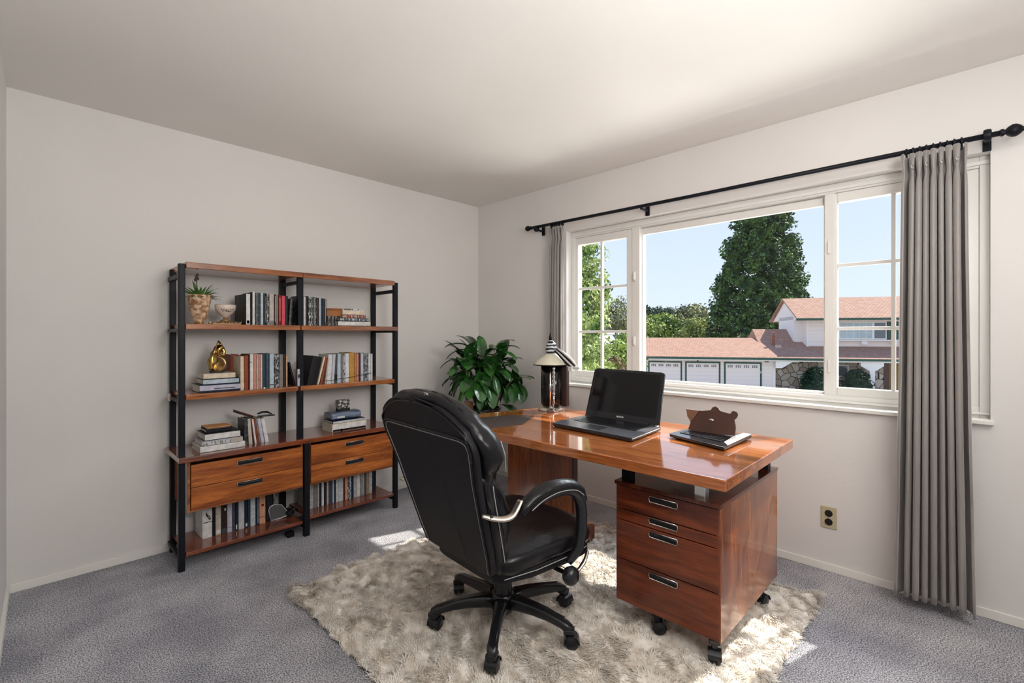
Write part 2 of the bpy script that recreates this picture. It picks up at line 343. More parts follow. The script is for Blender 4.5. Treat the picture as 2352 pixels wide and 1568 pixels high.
mt = MB(); mt.prism([(1.70, 1.845), (1.93, 1.80), (2.17, 1.93), (2.10, 2.05), (1.86, 2.14), (1.70, 2.12)], DT, DT+.0025, lambda a, b, w: (a, b, w))  # thin dark brown polygon laid flat on the desktop
o = obj('desk_dark_sheet', mt, mat('dark_brown_sheet', (.035, .022, .018), .45, bump=.2, bscale=200)); tag(o, 'thin dark brown sheet on the desk behind the high-backed chair', 'desk mat')
# ------------------------------------------------------------------ rolling drawer cabinet
PX0, PX1, PY0, PY1, PZ0, PZ1 = 1.785, 2.485, .672, 1.115, .108, .622
pd = thing('drawer_pedestal', 'reddish wood rolling drawer cabinet under the right end of the desk', 'drawer cabinet', (2.13, .89, 0))
bd = MB(); bd.box(PX0+.004, PX1, PY0, PY0+.018, PZ0, PZ1-.002).box(PX0+.004, PX1, PY1-.018, PY1, PZ0, PZ1-.002).box(PX0+.02, PX1, PY0+.018, PY1-.018, PZ0, PZ0+.02).box(PX1-.02, PX1, PY0+.018, PY1-.018, PZ0+.02, PZ1-.03).box(PX0+.025, PX0+.03, PY0+.018, PY1-.018, PZ0+.02, PZ1-.03)
obj('body', bd, M_W_side, pd, bevel=.003)
obj('cabinet_top', B(PX0-.006, PX1, PY0-.003, PY1+.003, PZ1-.016, PZ1), wood('cabinet_top_wood', (.13, .032, .013), (.06, .014, .008), 'X', rough=.2), pd, bevel=.002)
def pull(y0, y1, z, xf, par, L='Y'):
    h = MB(); hh = .0115
    if L == 'Y':
        a = obj('handle', B(xf-.0015, xf+.001, y0, y1, z-hh, z+hh), M_dark, par, bevel=.004)
        fr = MB(); p = [(xf-.003, y0+.002, z+hh), (xf-.003, y0-.001, z), (xf-.003, y0+.002, z-hh), (xf-.003, y1-.002, z-hh), (xf-.003, y1+.001, z), (xf-.003, y1-.002, z+hh), (xf-.003, y0+.002, z+hh)]
        fr.tube(p, .0018, 6); obj('handle_rim', fr, M_chrome, a, smooth=True)
        obj('handle_lip', B(xf-.010, xf, y0+.003, y1-.003, z+.003, z+hh-.001), M_plast, a, bevel=.002)
    else:
        a = obj('handle', B(y0, y1, xf-.0015, xf+.001, z-hh*1.05, z+hh*1.05), M_dark, par, bevel=.004)
        obj('handle_lip', B(y0+.002, y1-.002, xf-.016, xf, z-.001, z+.009), M_plast, a, bevel=.003)
        g = MB(); p = [(y0, xf-.002, z+.012), (y0, xf-.002, z-.012), (y1, xf-.002, z-.012), (y1, xf-.002, z+.012), (y0, xf-.002, z+.012)]
        obj('handle_rim', g.tube(p, .0015, 6), M_alu, a, smooth=True)
for z0, z1, zh in ((.506, .602, .577), (.459, .502, .490), (.292, .455, .434), (.112, .288, .266)):
    d = obj('drawer', B(PX0, PX0+.025, PY0+.006, PY1-.004, z0, z1), M_W_ped, pd, bevel=.002); pull(.836, .956, zh, PX0, d)
def caster(x, y, par, z0, h, r, yaw, m2=M_plast, plate=False):
    m = MB(); M = Matrix.Translation((x, y, z0)) @ Matrix.Rotation(yaw, 4, 'Z')
    c = obj('caster', MB().add([], []).box(-.017, .013, -.011, .011, r*.9, h-.012, M).box(-.024, .020, -.020, .020, h-.018, h, M), m2, par, bevel=.004)
    wl_ = MB()
    for s in (-1, 1): wl_.lathe([(.0005, s*.024), (r*.55, s*.0235), (r*.92, s*.020), (r, s*.015), (r, s*.006), (r*.9, s*.005), (.0005, s*.005)], M @ Vector((-.012, 0, r)), 20, 'Y', Matrix.Rotation(yaw, 4, 'Z'))
    obj('wheel', wl_, M_plast, c, smooth=False, bevel=.001)
    hd = MB().lathe([(r*1.08, -.019), (r*1.12, 0), (r*1.08, .019)], M @ Vector((-.012, 0, r)), 20, 'Y', Matrix.Rotation(yaw, 4, 'Z'))
    hood = MB(); n = 12; rs = []
    for s in (-.024, .024): rs.append([M @ Vector((-.012+r*1.12*math.cos(a), s, r+r*1.12*math.sin(a))) for a in [PI*(-.05+1.05*i/n) for i in range(n+1)]]+[M @ Vector((-.012+r*.98*math.cos(a), s, r+r*.98*math.sin(a))) for a in [PI*(1.0-1.05*i/n) for i in range(n+1)]])
    hood.rings(rs); obj('wheel_hood', hood, m2, c)
    return c
for x, y, a in ((1.82, .945, 2.2), (1.815, .705, .4), (2.33, .70, 2.9), (2.36, 1.05, 1)): caster(x, y, pd, .018, .092, .027, a)
# ================================================================== RUG
RX0, RX1, RY0, RY1 = .875, 2.615, .515, 2.385
rug = thing('shag_rug', 'cream shaggy rug under the desk and chair', 'rug', ((RX0+RX1)/2, (RY0+RY1)/2, 0))
M_rug = mat('cream_wool', (.62, .55, .47), .95, spec=.1, col2=(.90, .86, .80), vscale=22, detail=6)
rng = np.random.default_rng(4)
nxg, nyg = 150, 160; gx, gy = np.meshgrid(np.linspace(RX0+.01, RX1-.01, nxg), np.linspace(RY0+.01, RY1-.01, nyg))
lump = np.zeros_like(gx)
for _ in range(46):
    a = rng.uniform(0, 2*PI); fq = rng.uniform(30, 90); lump += np.sin((gx*math.cos(a)+gy*math.sin(a))*fq+rng.uniform(0, 6.28)+2.0*np.sin(gx*7+gy*5))/1.0
lump = lump/lump.std(); gz = .018+.0075*np.clip(lump, -2, 2)
edge = np.minimum(np.minimum(gx-RX0, RX1-gx), np.minimum(gy-RY0, RY1-gy)); gz *= np.clip(edge/.025, .15, 1)**.5
V = np.stack([gx.ravel(), gy.ravel(), gz.ravel()], 1); idx = np.arange(nxg*nyg).reshape(nyg, nxg)
Fq = np.stack([idx[:-1, :-1].ravel(), idx[:-1, 1:].ravel(), idx[1:, 1:].ravel(), idx[1:, :-1].ravel()], 1)
npmesh('backing', V, Fq, M_rug, rug, smooth=True)
NST = 210000
px = rng.uniform(RX0, RX1, NST); py = rng.uniform(RY0, RY1, NST)
ix = np.clip(((px-RX0)/(RX1-RX0)*(nxg-1)).astype(int), 0, nxg-1); iy = np.clip(((py-RY0)/(RY1-RY0)*(nyg-1)).astype(int), 0, nyg-1)
L0 = np.clip(lump[iy, ix], -2, 2)
def field(x, y, k): return np.sin(x*6.3*k+1.3*np.sin(y*4.1*k))+np.cos(y*5.2*k+1.7*np.sin(x*3.3*k+2))+.6*np.sin(x*17*k-y*13*k)+.5*np.cos(y*23*k+x*9*k)
ang = field(px, py, 1.0)*1.3+rng.normal(0, .5, NST)
ln = rng.uniform(.020, .034, NST)*(1+.12*L0); lean = rng.uniform(.45, 1.0, NST)
bz = .011+.0075*L0; dx, dy = np.cos(ang), np.sin(ang); wd = .0011
sxv, syv = -dy*wd, dx*wd
p0 = np.stack([px, py, bz], 1); up = ln*.62*(1.15-lean*.6); o1 = ln*.35*lean; o2 = ln*.95*lean
cu = rng.normal(0, .005, (NST, 2))
p1 = np.stack([px+dx*o1+cu[:, 0]*.5, py+dy*o1+cu[:, 1]*.5, bz+up*.85], 1); p2 = np.stack([px+dx*o2+cu[:, 0], py+dy*o2+cu[:, 1], bz+up*1.0-.002*lean], 1)
sv = np.stack([sxv, syv, np.zeros(NST)], 1)
V = np.stack([p0-sv, p0+sv, p1-sv*1.1, p1+sv*1.1, p2-sv*.5, p2+sv*.5], 1).reshape(-1, 3)
V[:, 2] = np.maximum(V[:, 2], .002)
b6 = np.arange(NST)[:, None]*6; Fq = np.concatenate([b6+np.array([0, 1, 3, 2]), b6+np.array([2, 3, 5, 4])], 0)
tag(npmesh('pile', V, Fq, M_rug, rug), kind='stuff')
# ================================================================== OFFICE CHAIR
ch = thing('office_chair', 'high-backed black leather executive chair on a five-star base', 'office chair', (1.38, 1.36, 0), R(-4))
def cx(p): return Vector(p)
def back_rear(z):            # rear surface X at height z
    return -.262-.195*((z-.42)/.62)
def hw(z):
    t = (z-.42)/.62; return float(np.interp(t, [0, .12, .35, .62, .82, .92, 1.0], [.205, .222, .240, .262, .292, .287, .235]))
def bsec(z, zo, th, wk=1.0, xo=0, lean=.30):
    c = (back_rear(z)+th/2+xo, 0, z); return (c, (0, hw(z)*wk, 0), (th/2*.95, 0, th/2*lean))
def wrinkle(o, amp, fq, seed=0, f=None):
    me = o.data; me.update()
    for v in me.vertices:
        n_ = noise.noise(Vector((v.co.x*fq+seed, v.co.y*fq*.6, v.co.z*fq*2.0)))*amp
        if f: n_ *= f(v.co)
        v.co += v.normal*n_
def dense(o):
    bm = bmesh.new(); bm.from_mesh(o.data); bmesh.ops.subdivide_edges(bm, edges=bm.edges, cuts=1, use_grid_fill=True, smooth=.6); bm.to_mesh(o.data); bm.free()
    for p in o.data.polygons: p.use_smooth = True
def ZT(u, top=1.034): return top-.088*min(1.3, abs(u))**2.6
def HWt(t): return hw(.42+.60*min(t, .97))
def bp_(u, t, x, top=1.034, z0=.425):
    z = z0+(ZT(u, top)-z0)*t; return Vector((back_rear(z)+x, u*HWt(t), z))
def cush(rows, p=4, n=64, top=1.034, z0=.425):
    rs = []
    for t, x0, th, U in rows:
        ring = []
        for j in range(n):
            a = 2*PI*j/n; c, s_ = math.cos(a), math.sin(a); u = U*math.copysign(abs(c)**(2/p), c); q = math.copysign(abs(s_)**(2/p), s_)
            ring.append(bp_(u, t, x0+th*.5*(1+q), top, z0))
        rs.append(ring)
    return MB().rings(rs)
bs = obj('back_shell', cush([(t, .0, .030 if 0 < t < 1 else .018, U) for t, U in ((0, .96), (.012, 1), (.1, 1), (.2, 1), (.3, 1), (.4, 1), (.5, 1), (.6, 1), (.7, 1), (.78, 1), (.86, 1), (.92, 1), (.97, .995), (.992, .985), (1, .95))], 9, 72), M_leather2, ch, local=True, smooth=True)
o = obj('headrest_cushion', cush([(.60, .030, .015, .80), (.606, .024, .040, .95), (.64, .020, .062, 1.0), (.69, .018, .078, 1.015), (.74, .016, .094, 1.03), (.79, .014, .108, 1.05), (.84, .014, .122, 1.065), (.91, .014, .124, 1.06), (.96, .014, .116, 1.05), (.995, .016, .098, 1.02), (1.02, .024, .072, .97), (1.034, .038, .035, .88), (1.037, .050, .008, .75)], 3.2), M_leather, ch, local=True, smooth=True); dense(o); wrinkle(o, .010, 8, 3); wrinkle(o, .005, 24, 9, lambda c: 1.0 if abs(c.y) > .2 or c.z > .98 else .25)
o = obj('lumbar_cushion', cush([(.13, .03, .03, .80), (.14, .03, .09, .88), (.20, .03, .125, .91), (.32, .03, .142, .92), (.44, .03, .140, .92), (.55, .03, .122, .90), (.63, .03, .09, .87), (.665, .03, .055, .83), (.675, .03, .02, .78)], 3.0), M_leather, ch, local=True, smooth=True); dense(o); wrinkle(o, .008, 9, 5)
o = obj('side_bolster', cush([(.0, .024, .02, .90), (.01, .018, .055, 1.01), (.06, .014, .080, 1.03), (.2, .014, .082, 1.035), (.35, .014, .080, 1.035), (.48, .014, .080, 1.03), (.60, .014, .074, 1.02), (.67, .016, .06, 1.0), (.69, .024, .02, .93)], 4), M_leather, ch, local=True, smooth=True); dense(o); wrinkle(o, .005, 12, 1)
for s in (1, -1):
    for U, r_, m_, t1 in ((.945, .0042, M_leather, .84), (.918, .0017, M_pipe, .825)):
        zc = .925 if U > .93 else .914; tz = lambda u: (zc-.425)/(ZT(u)-.425)
        p = [bp_(s*U, t, .0) for t in np.linspace(.015, tz(U)-.05, 26)]+[bp_(s*(U-.02), tz(U)-.022, .0), bp_(s*(U-.07), tz(U-.07)-.006, .0)]+[bp_(s*u, tz(u), .0) for u in np.linspace(U-.14, 0, 14)]
        obj('piping', MB().tube(p, r_, 8), m_, ch, local=True, smooth=True)
    obj('piping', MB().tube([bp_(s*.955, t, .0) for t in np.linspace(.80, .955, 8)]+[bp_(s*u, .972, .0) for u in np.linspace(.925, 0, 16)], .0045, 8), M_leather, ch, local=True, smooth=True)
    obj('piping', MB().tube([bp_(s*1.045, t, .055) for t in np.linspace(.03, .66, 20)], .0017, 6), M_pipe, ch, local=True, smooth=True)
    obj('piping', MB().tube([bp_(s*1.012, t, .120) for t in np.linspace(.72, .93, 14)], .0019, 6), M_pipe, ch, local=True, smooth=True)
obj('seam', MB().tube([bp_(-.36+.28*t, t, .0004) for t in np.linspace(.02, .83, 20)][::-1], .0013, 6), M_dark, ch, local=True, smooth=True)
bg_ = MB(); Mb = Matrix.Translation(bp_(-.22, 1.02, .030)) @ Matrix.Rotation(R(-40), 4, 'Y')
bg_.tube([Mb @ Vector(p) for p in [(0, -.013, 0), (0, -.008, .010), (0, .010, .012), (0, .014, 0), (0, .006, -.010), (0, -.010, -.009), (0, -.013, 0), (0, .008, .004)]], .0014, 6); obj('badge', bg_, M_chrome, ch, local=True, smooth=True)
# seat
st = MB(); sec = []
for X, th, wd in ((-.235, .05, .20), (-.225, .09, .235), (-.15, .105, .250), (-.02, .11, .258), (.10, .115, .262), (.17, .115, .258), (.215, .10, .245), (.240, .06, .22), (.246, .02, .18)):
    sec.append(((X, 0, .455+.004*math.sin(X*9)), (0, wd, 0), (0, 0, th/2)))
st.loft(sec, 56, 3.2); o = obj('seat_cushion', st, M_leather, ch, local=True, smooth=True); dense(o); wrinkle(o, .006, 9, 12, lambda c: 1.0 if c.z > .42 else .3)
for v in o.data.vertices:
    if v.co.z > .46: v.co.z -= .012*max(0, 1-(v.co.y/.2)**2)*max(0, 1-(v.co.x/.25)**2)
sp = MB(); sec = []
for X, wd in ((-.225, .17), (-.21, .20), (-.1, .235), (.1, .250), (.20, .240), (.225, .22)): sec.append(((X, 0, .398), (0, wd, 0), (0, 0, .026)))
sp.loft(sec, 40, 6); obj('seat_pan', sp, M_leather2, ch, local=True, smooth=True)
for s in (1, -1):
    obj('piping', MB().tube([(-.24, s*.246, .425), (-.1, s*.262, .420), (.1, s*.268, .42), (.2, s*.258, .425), (.235, s*.22, .43)], .0016, 6), M_pipe, ch, local=True, smooth=True)
    # arms
    Y = s*.298
    pad = MB(); pp = [(-.215, Y, .655), (-.19, Y, .680), (-.13, Y, .703), (-.05, Y, .712), (.03, Y, .700), (.075, Y, .672), (.096, Y, .630)]
    rs = [.016, .026, .030, .031, .031, .030, .024]; pad.tube(pp, rs, 20, .72, 5); o = obj('armrest_pad', pad, M_leather, ch, local=True, smooth=True); o.data.name = 'armrest_pad'; wrinkle(o, .003, 30, 2)
    obj('piping', MB().tube([(a, b-s*.0-.0+(-.030 if s < 0 else .030)*1, c-.012) for a, b, c in pp[1:-1]], .0016, 6, 1, 5), M_pipe, ch, local=True, smooth=True)
    arm = MB().tube([(-.17, Y, .668), (-.08, Y, .688), (.02, Y, .682), (.072, Y, .652), (.094, Y, .60), (.094, Y, .52), (.080, Y*.99, .455), (.045, Y*.93, .405)], [.014, .018, .019, .021, .022, .022, .020, .014], 16, .9, 5)
    obj('arm_frame', arm, M_plast, ch, local=True, smooth=True)
    br = MB().tube([(-.345, Y*.87, .672), (-.315, Y*.93, .660), (-.280, Y*.99, .655), (-.250, Y*1.01, .664), (-.215, Y, .700)], [.012, .015, .016, .016, .013], 14, .55, 5); br2 = obj('arm_bracket', br, M_alu, ch, local=True, smooth=True)
    obj('bolt', MB().lathe([(.0005, s*.014), (.006, s*.013), (.006, s*.006)], (-.325, Y*.91, .666), 12, 'Y'), M_dark, br2, local=True, smooth=True)
# levers
lv = MB().tube([(.02, -.255, .392), (.05, -.30, .375), (.10, -.305, .398), (.125, -.305, .440)], [.006, .007, .009, .006], 10, .7, 5); obj('tilt_lever', lv, M_alu, ch, local=True, smooth=True)
kn = MB().lathe([(.0005, -.330), (.020, -.328), (.032, -.318), (.034, -.300), (.026, -.285), (.008, -.283), (.008, -.20)], (.028, 0, .372), 20, 'Y'); obj('tilt_knob', kn, M_plast, ch, local=True, smooth=True)
# mechanism, gas lift, base
HX, HY = .015, .060
mc = MB().box(-.11, .12, -.075+HY*.5, .085+HY*.5, .33, .375); obj('mechanism', mc, M_plast, ch, local=True, bevel=.008)
obj('gas_lift', MB().lathe([(.024, .19), (.024, .34)], (HX, HY, 0), 20).lathe([(.040, .165), (.036, .24), (.033, .262), (.022, .264)], (HX, HY, 0), 24), M_plast, ch, local=True, smooth=False, bevel=.002)
Mi = wmat(ch).inverted(); hub = wmat(ch) @ Vector((HX, HY, 0))
base = obj('star_base', MB().lathe([(.020, .095), (.044, .098), (.052, .12), (.050, .165), (.040, .178), (.020, .18)], (HX, HY, 0), 28), M_plast, ch, local=True, smooth=True)
for adeg, rl in ((138, .285), (84, .335), (217, .275), (288, .290), (346, .315)):
    a = R(adeg); dx_, dy_ = math.cos(a), math.sin(a); leg = MB(); sec = []
    for t, z, w_, h_ in ((.03, .140, .034, .028), (.08, .142, .026, .027), (.14, .137, .021, .024), (.20, .128, .019, .021), (rl-.035, .114, .019, .018), (rl-.008, .104, .021, .019), (rl+.012, .098, .016, .014), (rl+.018, .096, .006, .006)):
        c = hub+Vector((dx_*t, dy_*t, z)); sec.append((c, (-dy_*w_, dx_*w_, 0), (0, 0, h_)))
    leg.loft(sec, 20, 3.2); lg = obj('base_leg', leg, M_plast, ch, smooth=True)
    rib = MB().tube([hub+Vector((dx_*t-dy_*s_*.012, dy_*t+dx_*s_*.012, z)) for s_ in (1,) for t, z in ((.06, .168), (.14, .160), (.20, .148), (rl-.02, .129))], .0022, 6); obj('leg_ridge', rib, M_plast, lg, smooth=True)
    p = hub+Vector((dx_*rl, dy_*rl, 0)); caster(p.x, p.y, ch, .020, .078, .028, a+R({138: 60, 84: 150, 217: -10, 288: 200, 346: 110}[adeg]))
# ================================================================== BOOKCASE
def bxp(px, y):                     # world x of an image column on the plane y
    k = (px-1176)/FPX; return y*(DV[0]+RV[0]*k)/(DV[1]+RV[1]*k)
bc = thing('bookcase', 'wide two-bay wood bookcase with black metal posts and drawers', 'bookcase', (1.22, 3.16, 0))
YF, YB = 2.985, 3.322
for x0, x1, bx0 in ((.562, .592, .580), (1.852, 1.882, 1.852)):
    obj('post', B(x0, x1, 2.985, 3.017, 0, 1.622), M_black, bc, bevel=.004)
    obj('post', B(bx0, bx0+.030, 3.292, 3.324, 0, 1.622), M_black, bc, bevel=.004)
    obj('cross_bar', B(x0+.006, x1-.006, 3.017, 3.292, 1.548, 1.572), M_black, bc); 
    for z in (1.262, .885, .055): obj('cross_bar', B(x0+.006, x1-.006, 3.017, 3.292, z, z+.018), M_black, bc)
obj('post', B(1.180, 1.214, 2.999, 3.031, .60, 1.60), M_black, bc, bevel=.004)
obj('post', B(1.205, 1.239, 2.962, 2.994, 0, .574), M_black, bc, bevel=.004)
obj('post', B(1.182, 1.218, 3.292, 3.324, 0, 1.60), M_black, bc, bevel=.004); obj('cross_bar', B(1.188, 1.208, 3.03, 3.292, 1.565, 1.585), M_black, bc)
def shelf(x0, x1, y0, y1, z0, z1, n='shelf', m=M_W_shelf): return obj(n, B(x0, x1, y0, y1, z0, z1), m, bc, bevel=.003)
shelf(.593, 1.205, YF-.01, YB, 1.600, 1.632, 'top_board'); shelf(1.207, 1.848, YF-.01, YB, 1.600, 1.632, 'top_board')
shelf(.593, 1.189, YF-.002, YB, 1.275, 1.305); shelf(1.191, 1.872, YF-.012, YB, 1.275, 1.305)
def rshelf(x0, x1, z0, z1):
    m = MB(); pl = [(x0, YF-.002), (x1-.03, YF-.002), (x1, YF+.02), (x1, YB), (x0, YB)]; m.prism(pl, z0, z1, lambda a, b, w: (a, b, w)); return obj('shelf', m, M_W_shelf, bc, bevel=.006)
rshelf(.593, 1.189, .900, .930); rshelf(1.191, 1.880, .900, .930)
M_W_cab = wood('cabinet_wood', (.27, .072, .028), (.14, .034, .014), 'X', rough=.14, coat=.7)
obj('cabinet_top', B(.560, 1.848, 2.962, YB, .574, .603), M_W_cab, bc, bevel=.004)
for x0, x1 in ((.600, 1.204), (1.240, 1.838)):
    cb = MB(); cb.box(x0, x0+.014, 2.985, 3.29, .303, .572).box(x1-.014, x1, 2.985, 3.29, .303, .572).box(x0+.014, x1-.014, 2.985, 3.29, .303, .316).box(x0+.014, x1-.014, 3.27, 3.29, .316, .572)
    c = obj('drawer_cabinet', cb, M_W_shelf, bc, bevel=.002)
for x0, x1, h0, h1 in ((.612, 1.200, .835, .965), (1.246, 1.826, 1.475, 1.600)):
    for z0, z1, zh in ((.436, .556, .524), (.318, .433, .403)):
        d = obj('drawer', B(x0+.003, x1-.003, 2.972, 2.984, z0, z1), M_W_draw, bc, bevel=.0015); pull(h0, h1, zh, 2.972, d, 'X')
shelf(.594, 1.203, 2.985, 3.30, .074, .094, 'bottom_shelf', M_W_cab); shelf(1.240, 1.848, 2.985, 3.30, .092, .112, 'bottom_shelf', M_W_cab)
obj('cross_bar', B(1.212, 1.232, 2.994, 3.292, .045, .065), M_black, bc)
obj('shelf_pin', MB().lathe([(.0005, -.004), (.006, -.003), (.006, .002)], (.98, 2.981, .934), 12, 'Y'), M_chrome, bc)
obj('floor_leveller', B(1.125, 1.165, 3.02, 3.06, 0, .03), M_black, bc); obj('hand_clip', MB().lathe([(.0005, -.006), (.018, -.005), (.022, .0), (.018, .005)], (.553, 3.16, .905), 16, 'X'), M_alu, bc)
# ------------------------------------------------------------------ books
CO = dict(black=(.008, .008, .010), white=(.62, .61, .60), grey=(.33, .33, .35), lgrey=(.48, .49, .52), beige=(.46, .41, .36), cream=(.62, .53, .40), rust=(.24, .05, .018), brown=(.11, .035, .014), orange=(.48, .18, .055), mustard=(.42, .24, .055), red=(.16, .008, .012), pink=(.58, .06, .09), salmon=(.52, .22, .16), navy=(.012, .022, .045), teal=(.015, .045, .06), slate=(.055, .062, .072), lav=(.46, .45, .54), lblue=(.40, .48, .54), taupe=(.20, .18, .16), dkbrown=(.03, .018, .013), peach=(.60, .33, .20), maroon=(.10, .012, .010))
def bmat(c, pat=None):
    k = 'book_'+c+('_'+pat if pat else '')
    if pat:
        fg = CO[pat]; return mat(k, CO[c], .45, col2=fg, vscale=130, stretch=(1, 1, .35), ramp=(.50, .56), detail=2)
    return mat(k, CO[c], .45, spec=.22, var=.16, vscale=30, bump=.15, bscale=120)
def book(label, x0, x1, y0, z0, h, c, grp, dep=.15, lean=0, pat=None, cat='book', mark=None):
    w = x1-x0; t = thing('book', label, cat, (x0, y0, z0), group=grp); M = Matrix.Rotation(lean, 4, 'Y') if lean else Matrix()
    if lean < 0: M = Matrix.Translation((w, 0, 0)) @ M @ Matrix.Translation((-w, 0, 0))
    cv = MB(); k = min(.0022, w*.2); n = 6; rs = []
    pl = [(0, dep), (0, .004), (w*.10, .0012), (w*.5, 0), (w*.9, .0012), (w, .004), (w, dep), (w-k, dep), (w-k, .006), (k, .006), (k, dep)]
    f = lambda a, b, z: M @ Vector((a, b, z))
    N = len(pl); vs = [f(a, b, z) for z in (0, h) for a, b in pl]
    q = [(i, (i+1) % N, N+(i+1) % N, N+i) for i in range(N)]
    for base, fl in ((0, 1), (N, 0)):
        for s in ((0, 1, 9, 10), (1, 2, 8, 9), (2, 3, 8), (3, 4, 8), (4, 5, 8), (5, 6, 7, 8)):
            s = tuple(base+i for i in s); q.append(s[::-1] if fl else s)
    cv.add(vs, q); obj('cover', cv, bmat(c, pat), t, local=True)
    obj('pages', MB().box(k+.0002, w-k-.0002, .0065, dep-.004, .0025, h-.0035, M), M_paper, t, local=True)
    if mark:
        for (za, zb, fa, fb, mc) in mark: obj('spine_label', MB().box(w*fa, w*fb, -.0010, .0015, h*za, h*zb, M), bmat(mc), t, local=True)
    return t
def row(items, y0, z0, grp, where):
    for it in items:
        px0, px1, h, c, lab = it[:5]; kw = it[5] if len(it) > 5 else {}
        book(lab+' '+where, bxp(px0, y0), bxp(px1, y0)-.0006, y0, z0, h, c, grp, **kw)
T1 = (.86, .90, .15, .85, 'grey'); T2 = (.05, .16, .1, .9, 'white'); T3 = (.30, .78, .35, .65, 'white'); T4 = (.25, .80, .30, .72, 'slate')
row([(564, 576, .178, 'black', 'thick white-spined black book, leftmost upright', {'dep': .20, 'mark': [(.005, .995, .12, .88, 'white'), (.04, .14, .25, .75, 'lgrey')]}), (576.3, 580, .188, 'black', 'thin black book right of the thick white one'), (580.2, 586, .190, 'white', 'narrow bright white book between black ones'), (586.2, 598.5, .188, 'black', 'broad black book with bluish lettering', {'pat': 'slate'}), (598.8, 605.5, .188, 'lblue', 'pale blue-white book'), (605.7, 612, .187, 'black', 'black book with a faint grey line', {'mark': [(.1, .9, .7, .85, 'grey')]}), (612.2, 619, .186, 'black', 'black book with speckled grey lettering', {'pat': 'grey'}), (619.2, 630, .184, 'beige', 'wide beige-grey book', {'mark': [(0, .14, .1, .9, 'taupe')]}), (630.2, 634, .184, 'dkbrown', 'thin dark book with a pale line', {'mark': [(.1, .95, .5, .8, 'lgrey')]}), (634.2, 639.5, .183, 'taupe', 'thin taupe book'), (639.8, 647, .180, 'red', 'dark red book with white lettering', {'mark': [(.15, .92, .35, .6, 'salmon')]}), (647.2, 656.5, .178, 'pink', 'pinkish red book'), (656.8, 662, .178, 'black', 'black book right of the pinkish red one')], 3.0, 1.305, 'upright books on the upper left shelf', 'on the upper left shelf')
book('black book with a glossy cover leaning behind the middle post, upper shelf', bxp(664, 3.03), bxp(672, 3.03), 3.04, 1.305, .168, 'black', 'upright books on the upper left shelf', dep=.13, lean=R(4), pat='slate')
book('patterned black book beside the middle post, upper left shelf', bxp(655, 3.12), bxp(664, 3.12), 3.125, 1.305, .145, 'dkbrown', 'upright books on the upper left shelf', dep=.12, pat='grey')
row([(689, 694.5, .186, 'black', 'first black book right of the middle post', {'pat': 'taupe'}), (694.7, 698.5, .183, 'grey', 'grey-white book, second right of the middle post'), (698.7, 702.5, .180, 'white', 'slim white book near the middle post'), (702.7, 708.5, .184, 'black', 'plain black book right of the slim white book'), (708.7, 714.5, .183, 'black', 'black book with white speckled lettering', {'pat': 'white'}), (714.7, 719, .182, 'slate', 'slate book with white dots', {'pat': 'lgrey'}), (719.2, 723, .181, 'black', 'black book with a thin white stripe', {'mark': [(.02, .98, .5, .75, 'white')]}), (723.2, 727.5, .180, 'black', 'black book with small white marks', {'pat': 'grey'}), (727.7, 733, .178, 'dkbrown', 'dark brown book in the middle of the black ones'), (733.2, 737.8, .178, 'lblue', 'pale blue book among black ones'), (738, 742, .176, 'navy', 'navy book near the right of the black row'), (742.2, 745.8, .175, 'dkbrown', 'second dark brown book, near the row end'), (746, 750.5, .173, 'slate', 'slate book ending the black row', {'mark': [(.15, .98, .2, .5, 'grey')]})], 3.0, 1.305, 'dark books on the upper right shelf', 'on the upper right shelf')
def flat(label, px0, px1, y0, dep, z0, z1, c, grp, cc=None, rot=0, pat=None, spine=None, name='book', cat='book', rnd=False):
    x0, x1 = bxp(px0, y0), bxp(px1, y0); w = x1-x0; h = z1-z0; t = thing(name, label, cat, (x0, y0, z0), rot, group=grp); k = min(.0025, h*.16); cc = cc or c
    pl = [(dep, 0), (.004, 0), (.0, h*.25), (0, h*.75), (.004, h), (dep, h), (dep, h-k), (.006, h-k), (.006, k), (dep, k)]; N = len(pl)
    f = lambda a, b, x: Vector((x, a, b)); vs = [f(a, b, x) for x in (0, w) for a, b in pl]; q = [(i, (i+1) % N, N+(i+1) % N, N+i) for i in range(N)]
    for base, fl in ((0, 0), (N, 1)):
        for s in ((0, 1, 8, 9), (1, 2, 8), (2, 3, 7, 8), (3, 4, 7), (4, 5, 6, 7)):
            s = tuple(base+i for i in s); q.append(s[::-1] if fl else s)
    obj('cover', MB().add(vs, q), bmat(cc), t, local=True)
    obj('pages', MB().box(.003, w-.003, .0062, dep-.004, k+.0001, h-k-.0001), M_paper, t, local=True)
    if spine != 0: obj('spine', MB().box(.0005, w-.0005, -.0016, .0005, h*.10, h*.90), bmat(c, pat), t, local=True)
    if spine:
        for a, b, c2, d2, sc in spine: obj('spine_label', MB().box(w*a, w*b, -.0024, -.0016, h*c2, h*d2), bmat(sc), t, local=True)
    return t
G1 = 'stacked books on the upper right shelf'
flat('thick cream book at the bottom of the upper right stack', 776, 851, 3.0, .19, 1.305, 1.339, 'white', G1, cc='black')
flat('dark grey book, second from the bottom of the upper right stack', 780, 847, 3.005, .18, 1.3395, 1.360, 'slate', G1, pat='lgrey')
flat('brown book with rust spine in the upper right stack', 786, 840, 3.01, .16, 1.3605, 1.381, 'rust', G1, pat='beige')
flat('cream book near the top of the upper right stack', 787, 836.5, 3.012, .15, 1.3815, 1.412, 'cream', G1, cc='white')
flat('small grey notebook topmost on the upper right stack', 801, 824, 3.02, .08, 1.4125, 1.424, 'white', G1, pat='slate')
G2 = 'small dark books under the brown box'
